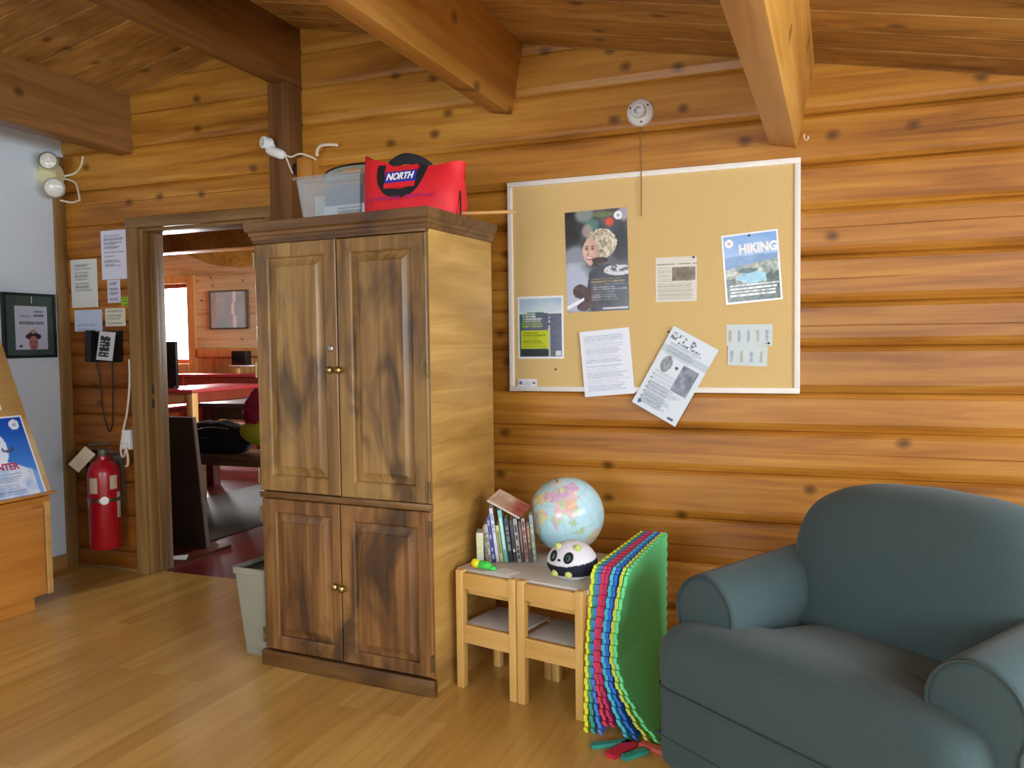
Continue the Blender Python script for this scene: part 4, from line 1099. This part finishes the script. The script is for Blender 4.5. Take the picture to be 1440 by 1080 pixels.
# ================================================================== CHILDREN'S TABLE AND CHAIRS
TR = math.radians(-13.0)
P0 = Vector((-1.288, -.817, 0))
eu = Vector((cos(TR), sin(TR), 0)); ev = Vector((-sin(TR), cos(TR), 0))
CW = .262
def kid_chair(k, label):
    c = thing('childs_chair', label, 'chair', P0 + eu * (CW + .004) * k, TR, "small pine chairs tucked under the children's table")
    for x in (0, CW - .03):
        finish(box(x, x + .03, 0, .03, 0, .433, .003), 'leg', 'pine_z', c)
        finish(box(x, x + .03, .228, .256, 0, .225, .003), 'leg', 'pine_z', c)
        finish(box(x + .006, x + .024, .03, .228, .178, .222, .003), 'side_rail', 'pine', c)
    finish(box(.03, CW - .03, .004, .024, .365, .425, .003), 'backrest', 'pine', c)
    finish(box(.03, CW - .03, .004, .024, .168, .235, .003), 'seat_rail', 'pine', c)
    finish(box(.03, CW - .03, .234, .252, .178, .222, .003), 'seat_rail', 'pine', c)
    finish(box(.014, CW - .014, .03, .25, .2235, .233, .002), 'seat', 'seatwhite', c)
    return c
kid_chair(0, 'small pine chair with white seat beside the armoire, its back to the room')
kid_chair(1, 'small pine chair with white seat beside the foam mats, its back to the room')
tb = thing('childs_table', "low children's table with a pale grey top holding books and a globe", 'table', P0 + ev * .036, TR)
TW, TD = .530, .46
finish(box(-.020, TW, .0, TD, .412, .430, .003), 'table_top', 'tabletop', tb)
for x0 in (-.020, TW - .02):
    for y0 in (.002, TD - .032):
        finish(box(x0, x0 + .02, y0, y0 + .03, 0, .412, .002), 'leg', 'pine_z', tb)
bm = bmesh.new(); add_box(bm, .0, TW - .02, .006, .022, .338, .412); add_box(bm, .0, TW - .02, TD - .02, TD - .006, .338, .412); add_box(bm, -.014, -.002, .032, TD - .032, .338, .412); add_box(bm, TW - .016, TW - .004, .032, TD - .032, .338, .412)
finish(bm, 'apron', 'pine', tb)
ZT = .430

# globe
def pip(x, y, poly):
    ins = False; j = len(poly) - 1
    for i in range(len(poly)):
        xi, yi = poly[i]; xj, yj = poly[j]
        if (yi > y) != (yj > y) and x < (xj - xi) * (y - yi) / (yj - yi) + xi: ins = not ins
        j = i
    return ins
LAND = [
 ((.90, .72, .58), [(-17, 15), (-10, 30), (-5, 36), (10, 37), (20, 32), (33, 31), (36, 22), (43, 12), (51, 11), (46, 2), (40, -8), (40, -16), (35, -24), (28, -33), (19, -35), (14, -24), (12, -10), (9, 2), (4, 6), (-8, 5), (-15, 10)]),
 ((.92, .84, .56), [(-9, 37), (-9, 43), (0, 48), (2, 51), (8, 54), (12, 56), (20, 55), (28, 60), (30, 68), (40, 66), (45, 55), (48, 46), (40, 46), (36, 44), (28, 41), (23, 37), (15, 40), (8, 44), (3, 42), (-5, 37)]),
 ((.84, .62, .80), [(40, 66), (60, 70), (80, 73), (105, 77), (140, 73), (170, 69), (179, 66), (165, 60), (156, 52), (140, 54), (135, 44), (128, 50), (115, 50), (95, 50), (80, 50), (60, 52), (48, 50)]),
 ((.93, .70, .56), [(75, 38), (80, 50), (95, 50), (115, 50), (128, 50), (131, 44), (121, 40), (122, 31), (117, 23), (108, 21), (100, 22), (97, 28), (85, 28), (78, 32)]),
 ((.76, .66, .84), [(68, 24), (72, 33), (78, 34), (80, 28), (88, 27), (92, 24), (87, 21), (80, 14), (78, 8), (74, 13), (72, 20)]),
 ((.90, .82, .52), [(35, 30), (37, 37), (45, 40), (55, 38), (62, 36), (66, 25), (57, 26), (50, 30), (56, 25), (59, 22), (52, 16), (44, 13), (39, 21)]),
 ((.66, .80, .58), [(98, 20), (107, 20), (109, 12), (104, 9), (101, 13), (103, 2), (99, 8)]),
 ((.92, .76, .56), [(114, -22), (122, -17), (131, -12), (137, -15), (142, -11), (146, -19), (153, -27), (148, -38), (140, -37), (131, -32), (116, -35)]),
 ((.66, .80, .58), [(95, 5), (105, -5), (115, -8), (119, 4), (110, 2), (104, 0)]),
 ((.82, .66, .82), [(44, -25), (50, -15), (48, -13), (44, -18)]),
 ((.7, .84, .7), [(-168, 66), (-130, 70), (-95, 72), (-62, 58), (-65, 45), (-80, 26), (-97, 20), (-110, 25), (-124, 42), (-135, 58)]),
 ((.92, .74, .58), [(-80, 8), (-60, 8), (-36, -8), (-42, -23), (-58, -36), (-70, -54), (-75, -40), (-71, -18), (-80, -4)]),
]
gb = thing('globe', 'pale blue world globe resting on the low table behind the panda', 'globe', P0 + eu * .207 + ev * .445 + Vector((0, 0, ZT)), 0)
gb.location.z = ZT
GR = .147
bm = bmesh.new(); bmesh.ops.create_uvsphere(bm, u_segments=160, v_segments=80, radius=GR)
tilt = Matrix.Rotation(math.radians(-8), 4, 'Y') @ Matrix.Rotation(math.radians(22), 4, 'X')
LON0 = 76.0        # meridian that faces -Y
sp = finish(bm, 'sphere', 'painted_gloss', gb, 180)
def gcol(c, i):
    lat = math.degrees(math.asin(max(-1, min(1, c.z / GR)))); lon = math.degrees(math.atan2(c.y, c.x)) + 90 + LON0
    lon = (lon + 180) % 360 - 180
    for col, poly in LAND:
        if pip(lon, lat, poly):
            n = .10 * (h2(math.floor(lon / 7), math.floor(lat / 6), 3) - .5)
            m = h2(math.floor(lon / 11), math.floor(lat / 8), 9)
            cc = col if m < .6 else ((.90, .70, .74) if m < .75 else ((.72, .82, .6) if m < .9 else (.93, .86, .58)))
            return tuple(s2l(lerp(v + n, w_, .3)) for v, w_ in zip(cc, (.84, .9, .9)))
    if lat < -68 or (lat > 78): return tuple(s2l(v) for v in (.86, .88, .88))
    if abs((lat + 7.5) % 15 - 7.5) < .6 or abs((lon + 7.5) % 15 - 7.5) < .6: return tuple(s2l(v) for v in (.70, .86, .90))
    return tuple(s2l(v) for v in mix3((.66, .86, .92), (.80, .93, .96), fbm(lon / 25 + 9, lat / 20 + 9, 4)))
set_col(sp, gcol)
sp.matrix_local = Matrix.Translation((0, 0, GR + .0005)) @ tilt
ax = tilt @ Vector((0, 0, 1))
finish(tube([Vector((0, 0, GR)) + ax * GR * .99, Vector((0, 0, GR)) + ax * (GR + .018)], .004, 8, False), 'axis_pin', 'brass', gb)

# panda plush
pd = thing('panda_plush', 'round plush panda with black band and yellow paws in front of the globe', 'soft toy', P0 + eu * .418 + ev * .125 + Vector((0, 0, ZT)), math.radians(-4))
bm = bmesh.new(); bmesh.ops.create_uvsphere(bm, u_segments=160, v_segments=96, radius=1)
for v in bm.verts:
    z = v.co.z; r = math.hypot(v.co.x, v.co.y)
    k = 1.0
    v.co = Vector((v.co.x * .090 * (1 - .06 * max(0, z)), v.co.y * .078, (z * .075 if z > 0 else z * .062) + .062))
pb = finish(bm, 'body', 'plush', pd, 180)
def pcol(c, i):
    a = math.degrees(math.atan2(c.x, -c.y)); z = c.z + .0012 * sin(a * .9) 
    lo, hi = .024, .062 + .014 * max(0, (a - 5) / 60) + .006 * max(0, (-a - 30) / 60)
    if lo < z < hi: return tuple(s2l(v) for v in (.15, .16, .22))
    return tuple(s2l(v) for v in (.88, .88, .91))
set_col(pb, pcol)
def on_body(a, z, out=0.0):
    a = math.radians(a); zz = (z - .062) / (.075 if z > .062 else .062)
    r = math.sqrt(max(0, 1 - zz * zz)); rx = .090 * (1 - .06 * max(0, zz)) * r + out; ry = .078 * r + out
    return Vector((rx * sin(a), -ry * cos(a), z))
def disc(a, z, rx, rz, d, rot, name, mat, parent, out=0.0):
    p = on_body(a, z, out); n = Vector((p.x / .0081, p.y / .0061, (z - .062) / .005)).normalized()
    bm = bmesh.new(); add_lathe(bm, [(0, -.004), (.7, -.001), (1, 0), (.85, d * .6), (.4, d), (0, d * 1.05)], 18)
    up = Vector((0, 0, 1)); xx = up.cross(n).normalized(); zz_ = n.cross(xx)
    mm = Matrix(((xx.x, zz_.x, n.x, p.x), (xx.y, zz_.y, n.y, p.y), (xx.z, zz_.z, n.z, p.z), (0, 0, 0, 1))) @ Matrix.Rotation(rot, 4, 'Z') @ Matrix.Diagonal((rx, rz, 1, 1))
    bm.transform(mm); return finish(bm, name, mat, parent, 60)
M['pandablack'] = noise_mat('black_plush', rgb(30, 33, 42), .95, .2, 60); M['pandalime'] = noise_mat('lime_plush', rgb(196, 206, 120), .9, .15, 40); M['eyegreen'] = noise_mat('glittery_green_eye', rgb(70, 100, 92), .2, .3, 80); 
for a, rot in ((-34, .35), (10, -.35)):
    e = disc(a, .092, .017, .021, .003, rot, 'eye_patch', 'pandablack', pd)
    ee = disc(a + (1 if a < 0 else -1), .091, .0098, .011, .006, 0, 'eye', 'eyegreen', e, .001)
    disc(a + (1 if a < 0 else -1), .091, .0055, .0066, .0085, 0, 'pupil', 'pandablack', e, .002)
disc(-13, .082, .006, .0045, .006, 0, 'nose', 'pandablack', pd)
for a in (-42, 40): disc(a, .119, .014, .013, .014, 0, 'ear', 'pandalime', pd, -.002)
for a in (-29, 9): disc(a, .034, .013, .013, .012, .5 if a < 0 else -.5, 'paw', 'pandalime', pd)

# books in a leaning row
BR = math.radians(20)
bd_, bn = Vector((cos(BR), sin(BR), 0)), Vector((-sin(BR), cos(BR), 0))
B0 = Vector((-1.252, -.692, ZT))
books = [  # start, thickness, height, lean deg, depth, colour, accent, label
 (.000, .026, .112, 1, .085, (200, 204, 190), (206, 208, 96), 'short thick white book with yellow-green dashes, leftmost on the low table'),
 (.030, .010, .140, 4, .085, (142, 132, 112), (96, 88, 76), 'thin brownish book second from the left in the row'),
 (.041, .010, .145, 6, .085, (176, 178, 162), (120, 122, 112), 'thin pale grey-green book left of the blue one'),
 (.052, .013, .170, 7, .085, (64, 70, 140), (150, 156, 204), 'dark blue book in the row on the low table'),
 (.066, .012, .205, 7, .085, (204, 208, 226), (150, 150, 170), 'tall lavender white book between the blue and teal books'),
 (.079, .013, .140, 7, .085, (180, 188, 118), (120, 130, 80), 'short olive yellow book left of the teal one'),
 (.093, .015, .198, 7, .085, (104, 178, 176), (200, 226, 222), 'tall teal book near the middle of the row'),
 (.109, .016, .165, 6.5, .085, (40, 46, 56), (120, 124, 130), 'dark navy book right of the tall teal book'),
 (.126, .012, .160, 6, .085, (58, 54, 58), (200, 200, 204), 'black book with white specks in the row'),
 (.139, .014, .165, 6, .085, (150, 154, 152), (70, 70, 72), 'grey book with dark marks in the right half of the row'),
 (.154, .011, .155, 5.5, .085, (78, 62, 74), (150, 110, 100), 'dark plum book fourth from the right end'),
 (.166, .012, .165, 5.5, .085, (168, 146, 142), (120, 60, 56), 'dusty pink book third from the right end'),
 (.180, .011, .150, 5, .085, (96, 88, 84), (190, 130, 60), 'brown grey book with an orange foot near the right end'),
 (.192, .013, .178, 5, .085, (128, 150, 150), (180, 190, 150), 'blue-grey book at the right end of the row'),
]
for i, (s, th, h, ln, dp, c1, c2, lab) in enumerate(books):
    b = thing('book', lab, 'book', B0 + bd_ * (s * 1.1 - .004), BR, 'picture books in a row on the low table')
    tl = Matrix.Rotation(math.radians(-ln), 4, 'Y')
    # lean about the lower left corner
    cm = noise_mat('book_cover_%d' % i, rgb(*c1), .45, .1, 50); am = noise_mat('book_print_%d' % i, rgb(*c2), .5, .1, 80)
    base = Matrix.Translation((0, 0, .0005 + th * sin(math.radians(ln)) * 0 + .0)) @ tl
    bm = bmesh.new()
    add_box(bm, 0, .0018, 0, dp, 0, h, mat=base); add_box(bm, th - .0018, th, 0, dp, 0, h, mat=base); add_box(bm, 0, th, -.0015, .001, 0, h, .0006, mat=base)
    zmin = min(v.co.z for v in bm.verts)
    up = Matrix.Translation((0, 0, -zmin + .0004)); bm.transform(up)
    finish(bm, 'cover', cm, b)
    bm = bmesh.new(); add_box(bm, .002, th - .002, .0015, dp - .004, .003, h - .003, mat=up @ base); finish(bm, 'pages', 'paper', b)
    bm = bmesh.new(); r_ = random.Random(i * 5 + 2)
    if i == 0:
        for k in range(6): add_box(bm, .004, th - .006, -.0022, -.0012, .035 + k * .012, .040 + k * .012, mat=up @ base @ Matrix.Rotation(0, 4, 'Y'))
    elif i in (5, 6, 10):
        add_box(bm, th * .25, th * .75, -.0022, -.0012, h * .25, h * .85, mat=up @ base)
    else:
        z = .012
        while z < h - .02:
            dz = r_.uniform(.006, .03)
            if r_.random() > .35: add_box(bm, th * .2, th * .8, -.0022, -.0012, z, min(z + dz, h - .01), mat=up @ base)
            z += dz + r_.uniform(.003, .012)
    finish(bm, 'spine_print', am, b)
# booklet lying across the tops
def magc(u, v):
    c = mix3((.82, .76, .64), (.62, .46, .38), fbm(u * 4, v * 4, 2))
    if u > .45: c = mix3(c, (.52, .16, .13), min(1, (u - .45) * 3) * (.4 + .8 * fbm(u * 5, v * 5, 4)))
    if .06 < u < .16: c = mix3(c, (.5, .5, .42), .7 * textlines(v, u, 91, 2, .2, .9, .05, .2))
    if v < .06: c = (.86, .82, .74)
    return c
mg = thing('booklet', 'worn booklet with a reddish brown cover lying across the tops of the books', 'booklet')
q = [Vector(p) for p in ((-1.2256, -.66, .659), (-1.0947, -.66, .600), (-1.0918, -.56, .618), (-1.211, -.56, .686))]
ex = (q[1] - q[0]); ez = (q[3] - q[0]); cen = sum(q, Vector()) / 4
X_ = ex.normalized(); N_ = ex.cross(ez).normalized(); Z_ = N_.cross(X_)
mg.matrix_world = Matrix(((X_.x, -N_.x, Z_.x, cen.x), (X_.y, -N_.y, Z_.y, cen.y), (X_.z, -N_.z, Z_.z, cen.z + .004), (0, 0, 0, 1)))
o = sheet('cover', ex.length, ez.length, 30, 24, magc, mg)
finish(box(-ex.length / 2 + .002, ex.length / 2 - .002, .0006, .005, -ez.length / 2 + .002, ez.length / 2 - .002), 'pages', 'paper', mg)
# little toy and white paper at the left front of the table
ty = thing('toy', 'small bright yellow and green toy lying in front of the books', 'toy', P0 + eu * .085 + ev * .062 + Vector((0, 0, ZT)), math.radians(-10))
M['toyyellow'] = noise_mat('neon_yellow_plastic', rgb(232, 226, 30), .35, .1, 20); M['toygreen'] = noise_mat('neon_green_plastic', rgb(70, 205, 80), .35, .2, 20)
finish(blob((.0, 0, .016), .036, .016, .017, 3, .12, flat=True, nu=20, nv=10), 'body', 'toygreen', ty, 60)
finish(blob((-.034, -.004, .019), .019, .016, .019, 5, .1, flat=True, nu=18, nv=10), 'head', 'toyyellow', ty, 60)
finish(blob((.035, .0, .010), .018, .010, .011, 8, .2, flat=True, nu=16, nv=8), 'tail', 'toygreen', ty, 60)
M['toyred'] = noise_mat('red_plastic', rgb(200, 60, 40), .35, .1, 20)
finish(blob((-.047, -.015, .012), .006, .004, .004, 5, .05, flat=False, nu=10, nv=6), 'mouth', 'toyred', ty, 60)
bm = loft([[P0 + eu * a + ev * b + Vector((0, 0, z)) for a, b in ((.10, .042), (.20, .045), (.22, .10), (.14, .12))] for z in (ZT + .0004, ZT + .0016)])
tag(finish(bm, 'paper_sheet', 'paper'), 'white folded paper on the table beside the little toy', 'paper')

# ================================================================== FOAM MATS
def interp(xs, ys, x):
    for a, b, c, d in zip(xs, xs[1:], ys, ys[1:]):
        if a <= x <= b:
            t = (x - a) / (b - a); t = t * t * (3 - 2 * t) if False else t
            return lerp(c, d, t)
    return ys[-1] if x > xs[-1] else ys[0]
ZS = [0, .06, .14, .22, .30, .385, .46, .51]
YEL = [-.744, -.748, -.752, -.755, -.756, -.754, -.752, -.750]
GRN = [-.505, -.570, -.628, -.660, -.664, -.655, -.642, -.632]
def mats_curve(w, z, s):
    xf = lerp(interp(ZS, YEL, z), interp(ZS, GRN, z), w)
    xb = lerp(lerp(-.725, -.712, z / .51), lerp(-.600, -.620, z / .51), w)
    return lerp(xf, xb, s) - .004 * sin(pi * s) * w
NT = 14           # tongues per side
def foam_mat(label, w, color, zlift=0.0, fscale=1.0, name_color=None):
    SW, SH, T = .585, .505 * fscale, .0112
    o = thing('foam_mat', label, 'play mat', (lerp(-.742, -.505, w), -1.0, 0), 0, 'interlocking foam play mats standing in a stack')
    ox, oy = o.location.x, o.location.y
    n = NT * 4; cw, ch = SW / n, SH / n
    def ok(i, j):
        d = 1      # border depth in cells
        if d <= i < n - d and d <= j < n - d: return True
        if i < d and j < d or i < d and j >= n - d or i >= n - d and j < d or i >= n - d and j >= n - d: return False
        if i < d or i >= n - d: return (j // 2) % 2 == (0 if i < d else 1)
        return (i // 2) % 2 == (0 if j < d else 1)
    bm = bmesh.new(); cache = {}
    def vert(i, j, side):
        k = (i, j, side)
        if k in cache: return cache[k]
        # dovetail: outer rows of a tongue spread a little
        s, z = i / n, j / n * SH
        x = mats_curve(w, min(.51, z + zlift), s)
        lean_y = lerp(-1.015, -.885, z / .51)
        y = lean_y + s * SW
        dx = (mats_curve(w, min(.51, z + zlift), min(1, s + .02)) - x)
        v = bm.verts.new((x + side * T / 2 - ox, y - oy, z + zlift + .001)); cache[k] = v; return v
    for i in range(n):
        for j in range(n):
            if not ok(i, j): continue
            for side, od in ((-1, 0), (1, 1)):
                q = [vert(i, j, side), vert(i + 1, j, side), vert(i + 1, j + 1, side), vert(i, j + 1, side)]
                bm.faces.new(q if od else q[::-1])
            for di, dj, a, b in ((-1, 0, (i, j), (i, j + 1)), (1, 0, (i + 1, j + 1), (i + 1, j)), (0, -1, (i + 1, j), (i, j)), (0, 1, (i, j + 1), (i + 1, j + 1))):
                ii, jj = i + di, j + dj
                if not (0 <= ii < n and 0 <= jj < n and ok(ii, jj)):
                    bm.faces.new((vert(*a, -1), vert(*a, 1), vert(*b, 1), vert(*b, -1)))
    m = noise_mat('foam_' + (name_color or 'x'), rgb(*color), .75, .05, 60, spec=.25)
    finish(bm, 'foam_sheet', m, o, 40)
    return o
mats = [('yellow', (228, 230, 60), 0.0, 'yellow foam mat at the chair end of the standing stack'),
        ('sea_green', (70, 160, 140), .10, 'sea green foam mat next to the yellow one in the stack'),
        ('blue', (88, 132, 220), .205, 'blue foam mat third from the chair side of the stack'),
        ('red', (216, 66, 88), .325, 'red foam mat between the blue and crimson mats'),
        ('crimson', (190, 60, 104), .44, 'crimson foam mat between the red and cyan mats'),
        ('cyan', (80, 192, 216), .575, 'cyan foam mat in the middle of the stack'),
        ('royal_blue', (54, 116, 214), .70, 'royal blue foam mat right of the cyan one'),
        ('lime', (204, 220, 96), .865, 'lime foam mat second from the armchair end of the stack'),
        ('green', (116, 236, 160), 1.0, 'bright green foam mat at the armchair end of the stack')]
for nm, c, w, lab in mats:
    foam_mat(lab, w, c, name_color=nm, zlift=.03 if nm in ('red', 'crimson') else 0.0, fscale=.945 if nm in ('red', 'crimson') else 1)
def edge_strip(label, a, b, w, color, nm, z=.0):
    o = thing('foam_edge_strip', label, 'foam strip', (a[0], a[1], 0), math.atan2(b[1] - a[1], b[0] - a[0]), 'loose foam edge strips on the floor')
    L = math.hypot(b[0] - a[0], b[1] - a[1]); pts_t = []; pts_b = []
    n = 24
    for k in range(n + 1):
        x = L * k / n
        pts_t.append((x, w / 2 + (.006 if (k // 2) % 2 else 0))); pts_b.append((x, -w / 2))
    out = pts_b + pts_t[::-1]
    bm = loft([[(x, y, zz) for x, y in out] for zz in (z + .001, z + .013)])
    finish(bm, 'foam', noise_mat('foam_' + nm, rgb(*color), .75, .05, 60), o, 40)
edge_strip('sea green foam strip on the floor nearest the small chairs', (-.700, -1.10), (-.590, -1.030), .020, (56, 156, 140), 'strip_a')
edge_strip('crimson foam strip on the floor in front of the stack', (-.630, -1.14), (-.585, -1.035), .034, (196, 30, 66), 'strip_b')
edge_strip('sea green foam strip on the floor nearest the armchair', (-.590, -1.14), (-.535, -1.068), .022, (44, 150, 132), 'strip_c')
edge_strip('salmon foam strip poking out from under the green mat', (-.560, -1.030), (-.480, -1.062), .022, (214, 104, 88), 'strip_d')

# ================================================================== ARMCHAIR
SR = math.radians(-36)
SO = Vector((-.040, -1.362, 0))          # mid point of the two arm fronts
sf = thing('armchair', 'wide dark green upholstered armchair with rolled arms below the cork board', 'armchair', SO, SR)
AC = .385
def superbox(bm, x0, x1, y0, y1, z0, z1, r, n=5, bulge=0.0, top=None):
    """rounded box as stacked rounded-rect rings with rounded top and bottom edges"""
    def ring(ins, z):
        rr = max(.005, r - ins * .2); hx0, hx1, hy0, hy1 = x0 + ins, x1 - ins, y0 + ins, y1 - ins
        out = []
        for cx, cy, a0 in ((hx1 - rr, hy1 - rr, 0), (hx0 + rr, hy1 - rr, pi / 2), (hx0 + rr, hy0 + rr, pi), (hx1 - rr, hy0 + rr, 3 * pi / 2)):
            for k in range(7):
                a = a0 + pi / 2 * k / 6; out.append((cx + rr * cos(a), cy + rr * sin(a), z))
        return out
    rings = []
    for k in range(n + 1):
        a = pi / 2 * k / n; rings.append(ring(r * (1 - sin(a)), z0 + r * (1 - cos(a))))
    for k in range(n + 1):
        a = pi / 2 * k / n; rings.append(ring(r * (1 - cos(a)), z1 - r * (1 - sin(a))))
    if top:
        pass
    loft(rings, bm=bm)
# base
bm = bmesh.new(); superbox(bm, -.485, .455, -.10, .62, .012, .29, .045)
finish(bm, 'base', 'sofa', sf, 60)
finish(tube([(-.486, -.03, .115), (-.485, -.065, .115), (-.472, -.09, .115), (-.44, -.1, .115), (0, -.1, .115), (.41, -.1, .115), (.442, -.09, .115)], .0028, 6), 'base_seam', 'piping', sf)
for x in (-.42, .38):
    for y in (.02, .54): finish(box(x, x + .04, y, y + .04, 0, .02), 'foot', 'black', sf)
# T shaped seat cushion, crowned, sloping to the back
outl = []
def corner(cx, cy, r, a0, a1, n=6):
    return [(cx + r * cos(math.radians(lerp(a0, a1, k / n))), cy + r * sin(math.radians(lerp(a0, a1, k / n)))) for k in range(n + 1)]
outl += corner(.362, -.055, .065, -90, 0); outl += corner(.402, .0, .025, 0, 90); outl += [(.30, .028), (.29, .04)]
outl += corner(.24, .46, .03, 0, 90); outl += corner(-.24, .46, .03, 90, 180); outl += [(-.29, .04), (-.30, .028)]
outl += corner(-.455, .0, .025, 90, 180); outl += corner(-.415, -.055, .065, 180, 270)
def dens(pl, step=.03):
    out = []
    for (a, b), (c, d) in zip(pl, pl[1:] + pl[:1]):
        n = max(1, int(math.hypot(c - a, d - b) / step))
        out += [(lerp(a, c, k / n), lerp(b, d, k / n)) for k in range(n)]
    return out
outl = dens(outl)
def cush_top(x, y): return .438 - .10 * max(0, y) + .018 * (1 - min(1, abs(x) / .45) ** 2) - .02 * (max(0, -y) / .12) ** 2
def cush_ring(ins, dz, lvl):
    out = []
    for x, y in outl:
        L = 1 - ins / .45
        yy = .17 + (y - .17) * (1 - ins / .29)
        out.append((x * L, yy, (cush_top(x * L, yy) + dz) if lvl else .248 - dz))
    return out
def cush_fan(k, dz):
    return [(x * k, .17 + (y - .17) * k, cush_top(x * k, .17 + (y - .17) * k) + dz) for x, y in outl]
rings = [cush_ring(.03, 0, 0), cush_ring(.012, -.008, 0), cush_ring(.002, -.03, 0), cush_ring(0, -.06, 0), cush_ring(0, -.09, 1), cush_ring(.0, -.055, 1), cush_ring(.006, -.032, 1), cush_ring(.018, -.014, 1), cush_ring(.036, -.003, 1)]
rings += [cush_fan(k, d) for k, d in ((.84, .003), (.74, .006), (.60, .009), (.45, .011), (.30, .012), (.15, .0125), (.04, .0125))]
finish(loft(rings), 'seat_cushion', 'sofa', sf, 180)
finish(tube([(x * 1.0, y - .0 if y > -.08 else y - .0005, .268) for x, y in outl if y < .0], .0028, 6, False), 'cushion_seam', 'piping', sf)
# rolled arms
def arm_sec(cx, y, k, zc, r):
    out = []
    n = 22
    sgn = 1 if cx > 0 else -1
    for i in range(n + 1):
        a = math.radians(lerp(-35, 215, i / n)); out.append((cx + sgn * -.0 + k * r * cos(a), y, zc + k * r * sin(a)))
    out.append((cx - k * r * .78, y, .06 if k > .9 else zc - k * (zc - .06))); out.append((cx + k * r * .78, y, .06 if k > .9 else zc - k * (zc - .06)))
    return out
for sx in (-1, 1):
    cx = sx * AC; r = .112
    def zc(y): return .468 + .07 * y
    ys = [(0.0, .80), (.0, .93), (.006, .97), (.016, 1.0), (.1, 1.0), (.25, 1.0), (.40, 1.0), (.52, .98), (.60, .9)]
    a_ = finish(loft([arm_sec(cx, y + (0.0 if k > .9 else -.004), k, zc(y), r) for y, k in ys]), 'arm', 'sofa', sf, 50)
    pts = [(cx + r * .95 * cos(math.radians(a)), -.002, zc(0) + r * .95 * sin(math.radians(a))) for a in range(-30, 211, 8)]
    pts = [(cx + r * .76, -.002, .30)] + pts + [(cx - r * .76, -.002, .30)]
    finish(tube(pts, .0042, 6, False), 'arm_piping', 'piping', a_)
# back: tall rounded cushion, leaning back, pillowed
def back_outline(k):
    w, zt, zb = .40 * k, .80, .34
    zc_ = .57; out = []
    n = 60
    for i in range(n):
        a = 2 * pi * i / n
        c, s = cos(a), sin(a)
        e = .42
        x = w * (abs(c) ** e) * (1 if c > 0 else -1); z = zc_ + (.26 * k + .0) * (abs(s) ** e) * (1 if s > 0 else -1)
        if s > 0: z -= .055 * (abs(x) / .40) ** 2.2
        out.append((x, z))
    return out
def back_ring(k, y): return [(x, y + .20 * (z - .34) - .0, z) for x, z in back_outline(k)]
rings = [back_ring(.3, .50), back_ring(.8, .50), back_ring(.93, .485), back_ring(1.0, .44), back_ring(1.005, .40), back_ring(.985, .36), back_ring(.93, .325), back_ring(.84, .30), back_ring(.70, .283), back_ring(.5, .272), back_ring(.25, .267), back_ring(.05, .266)]
finish(loft(rings), 'backrest', 'sofa', sf, 180)

# ================================================================== LIGHT
w = bpy.data.worlds.new('world'); scene.world = w; w.use_nodes = True
bg = w.node_tree.nodes['Background']; bg.inputs['Color'].default_value = (.86, .93, 1.0, 1); bg.inputs['Strength'].default_value = 5.0
def area(name, loc, d, sx, sy, power, col):
    l = bpy.data.lights.new(name, 'AREA'); l.shape = 'RECTANGLE'; l.size = sx; l.size_y = sy; l.energy = power; l.color = col
    o = bpy.data.objects.new(name, l); COL.objects.link(o); o.location = loc
    o.rotation_euler = Vector(d).to_track_quat('-Z', 'Y').to_euler()
    return o
area('daylight_rear', (-1.5, YB - .25, 1.45), (0, 1, -.05), 1.75, 1.15, 100, (.86, .93, 1.0))
area('daylight_rear_right', (1.15, YB - .25, 1.45), (0, 1, -.05), 1.15, 1.15, 34, (.86, .93, 1.0))
area('daylight_right', (XR + .25, -2.1, 1.6), (-1, 0, -.2), 1.95, 1.05, 150, (.84, .92, 1.0))
area('fill_right_front', (XR + .25, -4.6, 1.6), (-1, .15, -.2), 1.75, 1.05, 150, (.84, .92, 1.0))  # lamp added behind the extra window to brighten the green mat
area('daylight_dining', (-10.2, FY + .35, 1.75), (.1, -1, -.25), 1.2, 1.2, 700, (.95, .97, 1.0))
area('fill_dining_side', (-2.6, 4.5, 1.9), (-1, 0, -.25), 2.6, 1.0, 330, (.9, .96, 1.0))  # fill lamp added inside the dining room, no window behind it

scene.view_settings.view_transform = 'Standard'
scene.view_settings.look = 'None'
scene.view_settings.exposure = 0.0
